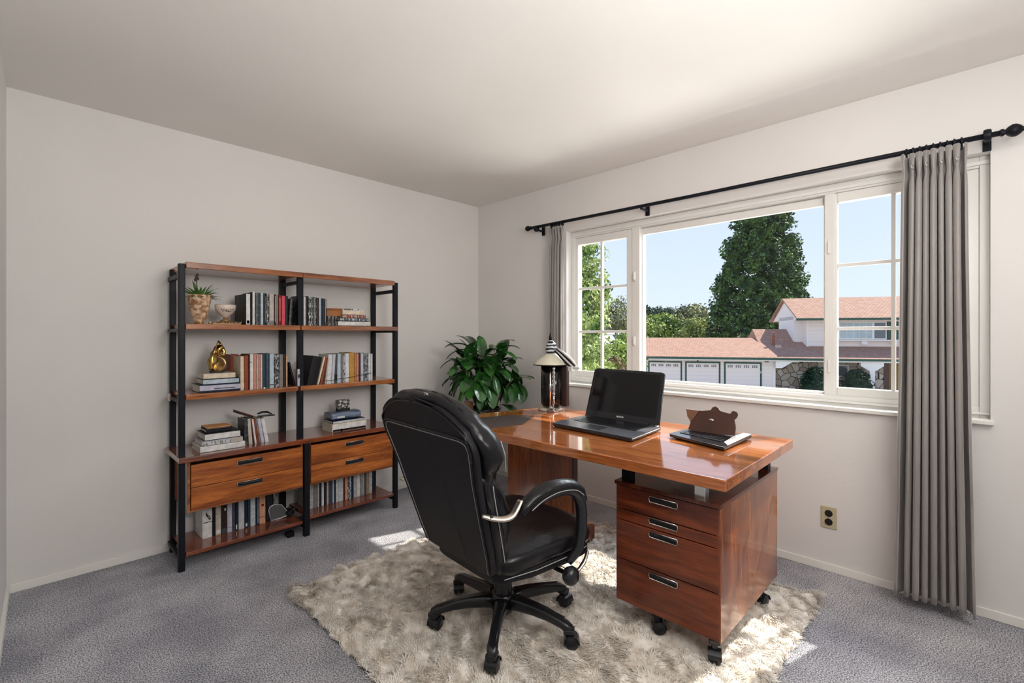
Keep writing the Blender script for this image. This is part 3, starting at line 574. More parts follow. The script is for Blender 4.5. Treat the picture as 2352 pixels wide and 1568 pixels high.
for i, (a, b) in enumerate(((752, 761.5), (762, 769), (769.4, 775.5))): book(('leftmost small', 'middle small', 'rightmost small')[i]+' dark book standing under the brown box', bxp(a, 3.03), bxp(b, 3.03)-.0008, 3.03, 1.305, .064, ('dkbrown', 'slate', 'black')[i], G2, pat='taupe')
bo = thing('wooden_box', 'orange-brown box lying on small dark books, upper right shelf', 'box', (1.43, 3.1, 1.37))
obj('box_body', B(bxp(751.5, 3.03), bxp(786, 3.04), 3.035, 3.16, 1.3695, 1.410), mat('tan_leather', (.30, .11, .025), .5, var=.15), bo, bevel=.003); obj('lid', B(bxp(750.5, 3.03)-.001, bxp(786, 3.04)+.001, 3.033, 3.162, 1.4105, 1.422), mat('tan_leather2', (.26, .085, .02), .5), bo, bevel=.003)
G3 = 'stacked books under the gold ornament'
flat('large white and blue book at the bottom of the stack under the gold ornament', 458, 565, 3.02, .17, .930, .972, 'lav', G3, cc='navy', spine=[(.0, 1, .08, .26, 'navy'), (.30, .75, .40, .52, 'slate')])
flat('pale grey-blue book, middle of the stack under the gold ornament', 466, 549, 3.03, .15, .9725, 1.002, 'lblue', G3, cc='black')
flat('cream book with open cover topmost under the gold ornament', 467, 541, 3.035, .14, 1.0025, 1.032, 'cream', G3, cc='beige')
row([(552.5, 561, .193, 'cream', 'cream book left of the orange-brown one'), (561.2, 571.5, .197, 'rust', 'orange-brown book left of the black-backed white one'), (571.8, 574, .203, 'black', 'thin black book'), (574.2, 583, .205, 'white', 'wide white book with a black mark', {'mark': [(.76, .78, .1, .4, 'black')]}), (583.2, 589.5, .204, 'salmon', 'salmon book'), (589.7, 594.5, .203, 'beige', 'beige book with pink speckles', {'pat': 'salmon'}), (594.7, 599.5, .202, 'salmon', 'second salmon book'), (599.7, 603, .201, 'white', 'slim white book after the salmon ones'), (603.3, 611, .203, 'teal', 'dark teal book'), (611.2, 619.5, .204, 'navy', 'navy book with light flecks', {'pat': 'teal'}), (619.8, 630, .205, 'lblue', 'pale blue book right of the navy one', {'mark': [(.08, .10, 0, 1, 'black')]}), (630.3, 642, .198, 'black', 'black book with ornate grey lettering', {'pat': 'grey'}), (642.2, 651, .198, 'taupe', 'dark grey-brown book'), (651.2, 657, .197, 'black', 'glossy black book near the middle post'), (657.3, 661, .190, 'peach', 'thin pale peach booklet')], 3.015, .93, 'upright books on the middle left shelf', 'on the middle left shelf')
book('rust-sided book standing deeper behind the cream one, middle left shelf', bxp(531, 3.14), bxp(549, 3.14), 3.15, .93, .200, 'rust', 'upright books on the middle left shelf', dep=.14)
book('black booklet leaning left behind the middle post, middle left shelf', bxp(676, 3.04), bxp(680.5, 3.04), 3.045, .93, .150, 'black', 'upright books on the middle left shelf', dep=.12, lean=R(-13))
book('slim pale lavender book in front of the middle post, middle shelf', bxp(683.5, 2.988), bxp(688.8, 2.988), 2.986, .93, .105, 'lav', 'upright books on the middle left shelf', dep=.012, mark=[(.5, .7, .1, .9, 'slate')])
row([(706, 727, .188, 'black', 'big black book leaning right', {'lean': R(12), 'dep': .16}), (729, 733.5, .180, 'cream', 'cream book leaning right beside the big black one', {'lean': R(13.5)}), (735, 740.5, .176, 'rust', 'rust book leaning right', {'lean': R(12)}), (746.5, 749.5, .170, 'beige', 'slim beige book leaning right after the rust one', {'lean': R(7)}), (750.5, 761, .190, 'white', 'wide greyish white book leaning slightly right', {'lean': R(3.5), 'pat': 'lgrey'}), (761.5, 768, .190, 'lgrey', 'light grey book leaning slightly right', {'lean': R(3.5)}), (768.4, 774, .190, 'slate', 'slate book leaning slightly right', {'lean': R(2.5), 'mark': [(.1, .3, .1, .9, 'black')]}), (775, 783.5, .191, 'lblue', 'pale blue-grey book'), (783.8, 788.5, .191, 'taupe', 'taupe book'), (788.8, 793, .190, 'lav', 'lavender book with dark letters', {'pat': 'black'}), (793.4, 802.5, .192, 'white', 'wide plain white book'), (802.8, 814.5, .197, 'mustard', 'mustard yellow book'), (814.8, 819, .192, 'orange', 'light orange book'), (819.2, 824.5, .190, 'salmon', 'orange-red book'), (824.7, 828.5, .190, 'dkbrown', 'thin dark brown book'), (828.8, 835.5, .190, 'lav', 'lavender-white book'), (835.8, 846.5, .190, 'slate', 'wide slate book with pale lettering', {'pat': 'grey'}), (846.8, 851, .188, 'white', 'thin white book ending the row'), (851.3, 856.5, .185, 'lgrey', 'light grey booklet at the very end of the row')], 3.012, .93, 'upright books on the middle right shelf', 'on the middle right shelf')
tag(obj('cord_strand', MB().tube([(bxp(p, 3.005), 3.004, z) for p, z in ((744, .952), (760, .950), (772, .955), (790, .960), (806, .962), (822, .970), (840, .974), (852, .982))], .0016, 6), M_plast, smooth=True), 'thin black cord across the spines on the middle right shelf', 'cord')
tag(obj('wire_loop', MB().tube([(1.165+.012*math.sin(a*2.2)+.002*a, 3.06+.01*math.cos(a*2), .955+a*.018) for a in np.linspace(0, 7, 30)], .0012, 6), mat('copper_wire', (.30, .14, .07), .4, metal=1), smooth=True), 'thin copper wire curl beside the leaning black booklet', 'wire')
G4 = 'stacked books on the cabinet top, left'
flat('large plain white book at the bottom of the left cabinet stack', 459.5, 563, 3.02, .19, .603, .634, 'white', G4, cc='white')
flat('grey speckled book, second from the bottom of the left cabinet stack', 463, 557.5, 3.03, .17, .6345, .661, 'lgrey', G4, cc='grey', pat='taupe', spine=[(.72, 1, .05, .95, 'beige')])
flat('thick white book with black cover in the left cabinet stack', 470, 552, 3.035, .16, .6615, .700, 'white', G4, cc='black', spine=[(.04, .2, .5, .6, 'beige')])
flat('small black notebook below the orange one, left cabinet stack', 474, 533, 3.06, .13, .7005, .716, 'black', G4)
on = thing('notebook', 'orange notebook topmost on the left cabinet stack', 'notebook', (.80, 3.1, .7165), group=G4)
pl = [(bxp(475, 3.07), 3.065), (bxp(533, 3.07)-.01, 3.065), (bxp(533, 3.07), 3.08), (bxp(533, 3.07)-.005, 3.17), (bxp(475, 3.07)+.0, 3.19)]
obj('cover', MB().prism(pl, .724, .728, lambda a, b, w: (a, b, w)), mat('orange_cover', (.66, .30, .09), .5, var=.08), on, bevel=.001); obj('pages', MB().prism([(a, b+.002) for a, b in pl], .7165, .724, lambda a, b, w: (a*.998+.002, b, w)), mat('dark_pages', (.05, .035, .04), .5), on)
row([(560.5, 571, .150, 'black', 'black book with ornate spine', {'pat': 'slate', 'dep': .12}), (572, 581, .152, 'beige', 'pinkish beige book leaning left', {'lean': R(-4), 'dep': .12}), (581.5, 584.5, .150, 'maroon', 'maroon book leaning left', {'lean': R(-6), 'dep': .12}), (585.5, 590.5, .148, 'white', 'narrow white book leaning left', {'lean': R(-7), 'dep': .12}), (591, 595.5, .147, 'rust', 'rust-brown book leaning left', {'lean': R(-8), 'dep': .12}), (596, 600, .146, 'taupe', 'grey-brown book leaning left', {'lean': R(-9), 'dep': .12}), (600.5, 608.5, .148, 'lav', 'lavender-white book leaning left', {'lean': R(-9.5), 'dep': .12}), (609.5, 618, .148, 'white', 'bright white book leaning left at the right end', {'lean': R(-10), 'dep': .12})], 3.055, .603, 'leaning books on the cabinet top', 'on the cabinet top')
nb = thing('notebook', 'open maroon notebook lying across the leaning cabinet books', 'notebook', (.94, 3.1, .755))
Mn = Matrix.Translation((bxp(576, 3.06), 3.06, .770)) @ Matrix.Rotation(R(24), 4, 'Y')
obj('cover', MB().box(-.075, .02, 0, .10, 0, .004, Mn), bmat('maroon'), nb, bevel=.001); obj('pages', MB().box(-.070, .018, .003, .097, -.010, -.0002, Mn), bmat('dkbrown'), nb)
ho = thing('sunglasses_case', 'small black folded case on the leaning books', 'case', (1.0, 3.1, .755))
obj('case', MB().tube([(.975, 3.09, .772), (1.0, 3.085, .780), (1.03, 3.085, .778), (1.055, 3.09, .765)], [.006, .011, .011, .005], 12, .6), M_plast, ho, smooth=True); obj('flap', B(.985, 1.068, 3.065, 3.11, .754, .760), M_plast, ho, bevel=.002)
G5 = 'stacked books on the cabinet top, right'
flat('white book with black band at the bottom of the right cabinet stack', 763, 841, 3.035, .16, .603, .655, 'white', G5, cc='cream', spine=[(.02, .98, .06, .30, 'black'), (.24, .29, .0, .34, 'dkbrown')])
flat('thin silver-grey book in the middle of the right cabinet stack', 765, 839, 3.045, .14, .6555, .672, 'lgrey', G5, cc='navy')
t = thing('book', 'thick rounded dark blue book topmost of the right cabinet stack', 'book', (1.53, 3.1, .6725), group=G5)
bb = MB(); bb.loft([((x, 3.125, .6985), (0, .062, 0), (0, 0, .0255)) for x in (1.428, 1.435, 1.53, 1.625, 1.634)], 24, 3.5); obj('cover', bb, mat('blue_cover', (.05, .085, .15), .3, col2=(.22, .26, .34), vscale=9, stretch=(1, 1, 9)), t, smooth=True)
obj('cover_mark', B(1.462, 1.515, 3.061, 3.064, .686, .697), bmat('white'), t)
gl = thing('glass_ornament', 'small smoked glass block on the blue book', 'ornament', (1.53, 3.12, .724))
xa_, xb_ = bxp(775, 3.11), bxp(802, 3.11); gm = MB(); gm.prism([(xa_, .7445), (xb_-.002, .7445), (xb_, .800), (xa_-.006, .802)], 3.10, 3.135, lambda a, b, w: (a, w, b)); obj('glass_block', gm, mat('etched_glass', (.06, .055, .05), .25, col2=(.55, .54, .50), vscale=55, ramp=(.47, .60)), gl, bevel=.002)
obj('base', B(xa_, xb_, 3.097, 3.138, .7242, .7445), M_dark, gl, bevel=.002)
row([(465, 488, .165, 'white', 'wide white book with a black curl mark', {'dep': .16, 'cat': 'book'}), (488.5, 495, .163, 'black', 'black book right of the wide white one'), (495.5, 508.5, .165, 'beige', 'pale grey book with a short dash', {'mark': [(.74, .76, .0, .3, 'black'), (.06, .18, .1, .9, 'white')]}), (508.8, 522, .166, 'dkbrown', 'dark book with white blot', {'mark': [(.80, .88, .5, .8, 'white'), (.02, .18, .1, .9, 'slate')]}), (522.3, 534, .168, 'lav', 'lavender-white book with a low label', {'mark': [(.16, .17, 0, 1, 'black')]}), (534.3, 541, .168, 'slate', 'glossy slate-blue book', {'pat': 'navy'}), (541.3, 548, .168, 'navy', 'navy book right of the slate one', {'mark': [(.04, .2, .1, .5, 'white')]}), (548.3, 562, .171, 'lgrey', 'light grey book in the middle'), (562.3, 569, .172, 'navy', 'second navy book', {'mark': [(.05, .16, .3, .9, 'white')]}), (569.3, 575, .172, 'teal', 'dark teal book'), (575.3, 587.5, .174, 'lblue', 'pale blue patterned book', {'pat': 'white'}), (587.8, 595.5, .174, 'navy', 'navy book with a light stripe', {'mark': [(.05, .95, .55, .7, 'lgrey')]}), (596, 610.5, .178, 'peach', 'peach-cream book with a red mark', {'mark': [(.60, .67, .3, .7, 'red'), (.22, .232, 0, 1, 'black')]})], 3.12, .0945, 'upright books on the bottom left shelf', 'on the bottom left shelf')
wb = MB(); x_ = bxp(477, 3.12); wb.tube([(x_+.014*math.sin(a)*(.7+.3*math.cos(a*.5)), 3.1185, .205+.016*math.cos(a*1.5)+.004*a) for a in np.linspace(-.4, 5.6, 22)], .0022, 6)
cb_ = [o for o in bpy.data.objects if o.get('label', '').startswith('wide white book with a black curl')][0]
obj('spine_mark', wb, M_dark, cb_, smooth=True); obj('spine_mark', B(x_-.022, x_+.022, 3.1175, 3.119, .183, .186), M_dark, cb_)
tag(obj('storage_box', B(bxp(611.5, 3.13), bxp(631, 3.13), 3.13, 3.27, .0945, .292), M_plast, bevel=.003), 'black box right of the peach book on the bottom left shelf', 'box')
sc = thing('metal_scoop', 'silver scoop with a clear pan standing on the bottom left shelf', 'scoop', (1.12, 3.13, .0945))
xs = lambda p: bxp(p, 3.12); zz = lambda v, p: CH-(v-HZ)/FPX*(xs(p)*DV[0]+3.12*DV[1])
ol = [(622, 1186), (617, 1161), (620, 1154), (629, 1149), (646, 1149), (661, 1166), (662, 1173), (645, 1180)]
ol = [(xs(a), zz(b, a)) for a, b in ol]; dzs = .0975-min(b for a, b in ol); ol = [(a, b+dzs) for a, b in ol]
sm = MB(); sm.tube([(a, 3.12, b) for a, b in ol]+[(ol[0][0], 3.12, ol[0][1])], .0045, 10, .8); obj('rim', sm, mat('silver_satin', (.55, .60, .66), .3, metal=.6), sc, smooth=True)
pn = MB(); pn.prism(ol, 3.121, 3.124, lambda a, b, w: (a, w, b)); obj('pan', pn, mat('grey_pan', (.10, .10, .105), .2), sc)
obj('stem', MB().tube([(ol[3][0], 3.12, ol[3][1]-.002), (ol[3][0]+.002, 3.12, .27), (ol[3][0]+.002, 3.13, .30)], .004, 8), M_chrome, sc, smooth=True)
kb = thing('round_black_ornament', 'round black knob-shaped object beside the silver scoop', 'ornament', (1.185, 3.12, .0945))
obj('barrel', MB().lathe([(.0005, -.03), (.020, -.03), (.024, -.024), (.024, .02), (.020, .026), (.0005, .026)], (1.172, 3.13, .1185), 24, 'Y', Matrix.Rotation(R(20), 4, 'Z')), M_plast, kb, smooth=False, bevel=.001); obj('cone', MB().lathe([(.022, 0), (.010, .04), (.004, .045)], (1.176, 3.15, .1185), 20, 'X'), M_chrome, kb, smooth=True)
its = []; pe = [707, 721, 730, 734, 739, 745, 751, 755.5, 764, 768.5, 772, 777, 789.5, 793, 799.5, 804, 808, 812.5, 820, 828, 832, 838, 841.5, 848.5, 856, 861]
cs = ['grey', 'taupe', 'lgrey', 'navy', 'white', 'dkbrown', 'lgrey', 'slate', 'lblue', 'navy', 'white', 'lblue', 'maroon', 'peach', 'slate', 'lblue', 'navy', 'grey', 'white', 'taupe', 'grey', 'slate', 'taupe', 'lgrey', 'navy']
ds = ['wide grey book beside the middle post', 'narrow taupe book after the wide grey one', 'thin light grey book left of a navy one', 'thin navy book near the left end', 'thin white book near the left end', 'dark brown book left of a light grey one', 'light grey book left of a slate one', 'slate book left of the pale blue one', 'pale blue book left of a navy one', 'navy book left of a thin white one', 'thin white book left of the wide patterned one', 'wide pale blue book with printed marks', 'thin maroon book left of the peach one', 'peach book', 'slate speckled book right of the peach one', 'pale blue speckled book right of the peach one', 'navy book left of wide pale ones', 'grey book left of a white one', 'white book right of centre', 'taupe book right of the white one', 'grey book near the right end', 'slate book near the right end', 'brownish speckled book near the right end', 'light grey speckled book second from the right end', 'navy book at the right end']
pt = {11: 'white', 14: 'white', 15: 'slate', 22: 'mustard', 23: 'grey', 19: 'grey', 17: 'lgrey', 0: 'lgrey'}
for i in range(25): its.append((pe[i], pe[i+1]-.25, .158+.006*math.sin(i*2.3)+.00035*i, cs[i], ds[i], {'pat': pt[i]} if i in pt else {}))
row(its, 3.10, .1125, 'upright books on the bottom right shelf', 'on the bottom right shelf')
# ------------------------------------------------------------------ ornaments on the shelves
def leaf(mb, base, d, L, w, droop=.4, fold=.25, n=7, up=Vector((0, 0, 1)), twist=0, shape=.45):
    d = Vector(d).normalized(); s = d.cross(up); s = s.normalized() if s.length > .01 else Vector((1, 0, 0)); rs = []; p = Vector(base); st = L/n
    if twist: s = Matrix.Rotation(twist, 3, d) @ s
    for i in range(n+1):
        t = i/n; ww = w*.5*(max(.03, math.sin(PI*min(1, (t+.02))**(.62+shape*.4))) if shape < 1 else max(.04, (1-abs(2*t**1.15-1)**2.3)**.6*min(1, .12+t*2.2)))
        nn = s.cross(d).normalized(); rs.append([p-s*ww+nn*ww*fold, p-s*ww*.5+nn*ww*fold*.35, p.copy(), p+s*ww*.5+nn*ww*fold*.35, p+s*ww+nn*ww*fold])
        d = (d+Vector((0, 0, -droop/n))).normalized(); p = p+d*st
    return mb.rings(rs, closed=False)
vz = thing('potted_succulent', 'spiky green plant in a carved tan vase on the upper left shelf', 'potted plant', (.70, 3.10, 1.305))
vx, vy = bxp(458, 3.10), 3.10
vm = mat('carved_clay', (.30, .15, .06), .5, col2=(.72, .50, .34), vscale=38, bump=1.0, bscale=38, ramp=(.42, .58))
obj('vase', MB().lathe([(.0005, 1.306), (.024, 1.306), (.027, 1.312), (.036, 1.35), (.048, 1.40), (.056, 1.44), (.060, 1.465), (.058, 1.470), (.052, 1.468), (.048, 1.45), (.0005, 1.448)], (vx, vy, 0), 40), vm, vz, smooth=True)
random.seed(11); lf = MB()
for i in range(58):
    a = random.uniform(0, 2*PI); el_ = random.uniform(.1, 1.2); leaf(lf, (vx+.02*math.cos(a), vy+.02*math.sin(a), 1.455), (math.cos(a)*math.cos(el_), math.sin(a)*math.cos(el_)*.8, math.sin(el_)), random.uniform(.06, .105), random.uniform(.013, .019), random.uniform(.2, .9), .3, 6)
M_succ = mat('succulent_green', (.02, .085, .025), .35, col2=(.14, .30, .07), vscale=20)
obj('leaves', lf, M_succ, vz, smooth=True)
fs = MB().tube([(vx-.005, vy, 1.46), (vx-.012, vy, 1.52), (vx-.014, vy, 1.568)], .0025, 6); [fs.lathe([(.0005, -.010), (.007, -.004), (.007, .004), (.0005, .010)], (vx-.014+dx_, vy, 1.560+dz_), 10) for dx_, dz_ in ((0, .008), (.006, 0), (-.005, -.008), (.004, .02))]
obj('flower_stalk', fs, mat('dried_flower', (.10, .05, .04), .8), vz, smooth=True)
br = thing('footed_bowl', 'cream footed bowl with dark swirl drawing on the upper left shelf', 'bowl', (.80, 3.08, 1.325)); bx_ = bxp(518, 3.08)
obj('bowl', MB().lathe([(.0005, 1.345), (.012, 1.346), (.016, 1.352), (.035, 1.366), (.050, 1.388), (.054, 1.408), (.053, 1.418), (.048, 1.420), (.047, 1.412), (.040, 1.385), (.0005, 1.365)], (bx_, 3.08, 0), 36), mat('cream_ceramic', (.70, .60, .52), .3, col2=(.62, .50, .43), vscale=12), br, smooth=True)
dr = MB()
for q in range(5): dr.tube([(bx_+(-.028+.012*q)+.007*math.sin(a*1.7+q), 3.08-math.sqrt(max(.0001, (.049+.04*(z_-1.39))**2-(-.028+.012*q)**2))-.001, z_) for a, z_ in [(t*5, 1.378+.026*t) for t in np.linspace(0, 1, 12)]], .0013, 6)
obj('drawn_pattern', dr, M_dark, br, smooth=True); obj('foot', MB().lathe([(.026, 1.323), (.028, 1.328), (.012, 1.336), (.011, 1.346)], (bx_, 3.08, 0), 24), mat('gold_foot', (.35, .20, .08), .4, metal=.5), br, smooth=True)
tr = thing('trinket_tray', 'tan oblong tray with pebbles under the cream bowl', 'tray', (.80, 3.07, 1.305))
x0_, x1_ = bxp(486, 3.05), bxp(554, 3.05); obj('tray', MB().prism([(x0_+.004, 1.3055), (x1_-.006, 1.3055), (x1_, 1.322), (x1_-.003, 1.3225), (x1_-.008, 1.312), (x0_+.006, 1.312), (x0_, 1.318)], 3.035, 3.125, lambda a, b, w: (a, w, b)), mat('tan_tray', (.50, .30, .17), .4, var=.1), tr, bevel=.002)
pb = MB()
for i in range(16):
    r_ = random.uniform(.005, .008); cx_, cy_ = random.uniform(x0_+.02, x1_-.02), random.uniform(3.05, 3.11); pb.lathe([(.0005, -r_*.8), (r_*.8, -r_*.5), (r_, 0), (r_*.8, r_*.5), (.0005, r_*.8)], (cx_, cy_, 1.312+r_*.7), 10)
obj('pebbles', pb, mat('gold_pebbles', (.30, .17, .07), .5, var=.3, vscale=60), tr, smooth=True)
tag(obj('small_bud', MB().lathe([(.0005, 0), (.006, .004), (.007, .010), (.004, .016), (.0005, .018)], (bxp(483, 3.05), 3.05, 1.305), 12), mat('bud', (.45, .45, .15), .5), smooth=True), 'tiny yellow-green bud beside the tan tray', 'bud')
M_gold = mat('dark_gold', (.55, .36, .12), .22, metal=1, col2=(.12, .06, .025), vscale=11, bump=.4, bscale=12)
so = thing('sculpture', 'twisted gold sculpture standing on the middle left books', 'sculpture', (.80, 3.10, 1.0325)); gx_, gy_ = bxp(498, 3.10), 3.10
tw = MB(); pts = [(gx_-.035, 1.050), (gx_-.040, 1.085), (gx_-.028, 1.125), (gx_-.016, 1.160), (gx_-.006, 1.190), (gx_+.006, 1.214)]; sec = []
for (a, b), wd, dp, rt in zip(pts, (.012, .022, .030, .032, .024, .004), (.018, .022, .022, .018, .012, .004), (0, .3, .7, 1.1, 1.5, 1.8)):
    sec.append(((a+wd*.6, gy_, b), (wd*math.cos(rt*.5), wd*.4*math.sin(rt), 0), (0, dp, dp*.3)))
tw.loft(sec, 24, 2.2); o = obj('twisted_body', tw, M_gold, so, smooth=True); dense(o); wrinkle(o, .012, 20, 4)
o = obj('scroll', MB().tube([(gx_+.035, gy_-.005, 1.168), (gx_+.020, gy_-.012, 1.178), (gx_+.004, gy_-.010, 1.160), (gx_+.010, gy_-.006, 1.135), (gx_+.032, gy_-.005, 1.128), (gx_+.036, gy_-.004, 1.150), (gx_+.020, gy_, 1.190), (gx_+.006, gy_, 1.212)], [.006, .013, .015, .015, .012, .010, .007, .002], 12), M_gold, so, smooth=True)
Mr = Matrix.Rotation(R(-40), 4, 'Z')
obj('disc', MB().lathe([(.0005, .0), (.022, -.004), (.034, -.012), (.041, -.016), (.046, -.012), (.046, 0), (.038, .014), (.0005, .018)], (gx_+.006, gy_-.012, 1.082), 32, 'Y', Mr), mat('brass_disc', (.62, .44, .22), .28, metal=1, var=.25, vscale=25), so, smooth=True)
obj('plinth', B(gx_-.034, gx_+.034, gy_-.022, gy_+.022, 1.0325, 1.042), M_dark, so, bevel=.003)
# ================================================================== THINGS ON THE DESK
def quadbox(c, z0, z1): m = MB(); m.prism(c, z0, z1, lambda a, b, w: (a, b, w)); return m
M_lap = mat('laptop_black', (.010, .011, .014), .16, var=.1, coat=.3); M_screen = mat('laptop_screen', (.004, .0035, .005), .07, spec=.5)
lp = thing('laptop', 'open black laptop with dark screen in the middle of the desk', 'laptop', (2.14, 1.40, DT))
FR, FL, BL, BR = [Vector((*p, 0)) for p in ((1.950, 1.135), (1.992, 1.650), (2.325, 1.655), (2.295, 1.165))]
def lq(u, v, z): p = FR.lerp(FL, u).lerp(BR.lerp(BL, u), v); return (p.x, p.y, z)
obj('base', quadbox([lq(0, .02, 0)[:2], lq(.03, 0, 0)[:2], lq(.96, 0, 0)[:2], lq(1, .05, 0)[:2], lq(1, 1, 0)[:2], lq(0, 1, 0)[:2]], DT+.004, DT+.021), M_lap, lp, bevel=.004)
obj('base_trim', quadbox([lq(.004, .03, 0)[:2], lq(.03, .005, 0)[:2], lq(.96, .005, 0)[:2], lq(.997, .05, 0)[:2], lq(.997, .99, 0)[:2], lq(.004, .99, 0)[:2]], DT+.0211, DT+.0228), mat('trim_grey', (.10, .105, .12), .25, var=.1), lp)
obj('side_stripe', MB().tube([lq(-.003, .02, DT+.0165), lq(-.003, .93, DT+.0165)], .0022, 6), mat('pale_stripe', (.55, .53, .48), .35), lp)
kb_ = MB()
for r in range(6):
    for c in range(15): 
        u0 = .10+.80*c/15; v0 = .42+.50*r/6; a = [lq(u0+.004, v0+.008, 0)[:2], lq(u0+.048, v0+.008, 0)[:2], lq(u0+.048, v0+.074, 0)[:2], lq(u0+.004, v0+.074, 0)[:2]]; kb_.prism(a, DT+.0229, DT+.0258, lambda a, b, w: (a, b, w))
obj('keyboard', kb_, M_plast, lp, bevel=.0006, seg=1)
obj('trackpad', quadbox([lq(.40, .08, 0)[:2], lq(.62, .08, 0)[:2], lq(.62, .34, 0)[:2], lq(.40, .34, 0)[:2]], DT+.0229, DT+.0236), mat('trackpad', (.045, .048, .056), .2), lp)
obj('power_button', MB().lathe([(.0005, DT+.030), (.010, DT+.029), (.012, DT+.0229)], lq(.03, .95, 0), 16), M_chrome, lp, smooth=True)
s00, s10, s01, s11 = Vector((2.292, 1.172, DT+.022)), Vector((2.318, 1.655, DT+.022)), Vector((2.352, 1.168, 1.048)), Vector((2.366, 1.618, 1.050))
nrm = (s10-s00).cross(s01-s00).normalized(); nrm = nrm if nrm.x < 0 else -nrm
def sq(u, v, w): return s00.lerp(s10, u).lerp(s01.lerp(s11, u), v)+nrm*w
rc = [(0, 0), (1, 0), (1, .95), (.985, .985), (.95, 1), (.05, 1), (.015, .985), (0, .95)]
ld = obj('lid', MB().prism(rc, -.006, .003, lambda a, b, w: sq(a, b, w)), M_lap, lp, bevel=.002)
obj('screen', MB().prism([(.045, .13), (.955, .13), (.955, .95), (.045, .95)], .0031, .0037, lambda a, b, w: sq(a, b, w)), M_screen, ld)
lg_ = MB()
for a, b in ((.455, .478), (.483, .500), (.506, .523), (.528, .548)): lg_.prism([(a, .055), (b, .055), (b, .085), (a, .085)], .0031, .0038, lambda a, b, w: sq(a, b, w))
obj('maker_mark', lg_, mat('mark_grey', (.42, .42, .40), .4), ld)
obj('hinge', MB().tube([sq(.12, .01, .004), sq(.88, .01, .004)], .008, 10), M_plast, ld)
# small notebook computer with a cut-out lid
tb = thing('mini_laptop', 'small black notebook computer with a brown eared lid, right on the desk', 'small laptop', (2.28, .91, DT))
FR, FL, BL, BR = [Vector((*p, 0)) for p in ((2.075, .765), (2.172, 1.068), (2.455, 1.050), (2.420, .765))]
obj('base', quadbox([lq(0, 0, 0)[:2], lq(.95, 0, 0)[:2], lq(1, .06, 0)[:2], lq(1, 1, 0)[:2], lq(0, 1, 0)[:2]], DT+.006, DT+.020), M_lap, tb, bevel=.004)
obj('stand', quadbox([lq(.08, .10, 0)[:2], lq(.90, .10, 0)[:2], lq(.92, .95, 0)[:2], lq(.06, .95, 0)[:2]], DT+.0002, DT+.0058), M_W_edge, tb)
k2 = MB()
for r in range(5):
    for c in range(12):
        u0 = .16+.74*c/12; v0 = .22+.44*r/5; k2.prism([lq(u0+.004, v0+.008, 0)[:2], lq(u0+.056, v0+.008, 0)[:2], lq(u0+.056, v0+.076, 0)[:2], lq(u0+.004, v0+.076, 0)[:2]], DT+.0205, DT+.0228, lambda a, b, w: (a, b, w))
obj('keyboard', k2, M_plast, tb)
obj('white_corner', MB().prism([lq(.0, .10, 0)[:2], lq(.10, .20, 0)[:2], lq(.15, .62, 0)[:2], lq(.13, .98, 0)[:2], lq(.0, .98, 0)[:2]], DT+.0201, DT+.026, lambda a, b, w: (a, b, w)), mat('gloss_white', (.72, .70, .66), .25), tb, bevel=.002)
M_lid = mat('brown_lid', (.050, .016, .009), .28, coat=.3, var=.25, vscale=6)
def lidp(a, b, w): return (2.315+w+(b-.775)*.32, a, b)
pl = [(1.030, .775), (.985, .770), (.90, .771), (.805, .776), (.806, .815), (.816, .845), (.806, .856), (.802, .872), (.812, .884), (.828, .886), (.838, .872), (.868, .876), (.886, .880), (.896, .893), (.910, .898), (.924, .892), (.932, .878), (.972, .870), (1.052, .872), (1.040, .835), (1.022, .810)]
l2 = obj('lid', MB().prism(pl, 0, .006, lidp), M_lid, tb, bevel=.001)
obj('folded_flap', MB().prism([(1.051, .8715), (.985, .8705), (1.018, .815), (1.040, .836)], -.005, -.0005, lidp), mat('tan_flap', (.16, .075, .04), .4), l2)
obj('oval_logo', MB().lathe([(.0005, -.002), (.009, -.0015), (.010, .001)], lidp(.922, .832, -.001), 20, 'X', Matrix.Diagonal((1, 1.25, .8, 1))), M_chrome, l2, smooth=True)
# lamp
LX, LY = 2.43, 1.998
ml = thing('table_lamp', 'black and chrome table lamp with shallow cone shade and striped figure on top', 'table lamp', (LX, LY, DT))
obj('base', MB().lathe([(.0005, DT+.0005), (.078, DT+.0005), (.082, DT+.006), (.070, DT+.016), (.040, DT+.022), (.0005, DT+.024)], (LX, LY+.02, 0), 40), mat('cream_base', (.50, .44, .36), .25), ml, smooth=True)
obj('base_foot', MB().box(LX-.075, LX-.03, LY-.075, LY-.01, DT+.0005, DT+.014).tube([(LX-.05, LY-.06, DT+.018), (LX-.06, LY-.03, DT+.03), (LX-.045, LY-.01, DT+.02)], [.006, .011, .006], 10).tube([(LX-.055, LY-.052, DT+.014), (LX-.055, LY-.050, DT+.075)], .006, 10), M_chrome, ml, smooth=False, bevel=.002)
obj('lamp_body', MB().lathe([(.060, DT+.026), (.072, DT+.036), (.076, DT+.06), (.076, 1.04), (.06, 1.046), (.0005, 1.046)], (LX, LY, 0), 48).lathe([(.0005, DT+.024), (.060, DT+.026)], (LX, LY, 0), 48), mat('black_gloss', (.004, .004, .005), .10, spec=.35, coat=.15), ml, smooth=True)
obj('back_panel', B(LX+.0, LX+.03, LY-.115, LY-.02, DT+.035, 1.045), mat('dark_brown_panel', (.030, .014, .012), .3, var=.2), ml, bevel=.003)
sp_ = MB(); vdir = Vector((-LX, -LY, 0)).normalized(); vs_ = Vector((-vdir.y, vdir.x, 0)); c0 = Vector((LX, LY, 0))+vdir*.078
prf = [(.010, .86)]+[(.0055 if i % 2 else .0125, .87+.0135*i) for i in range(13)]+[(.004, 1.046)]
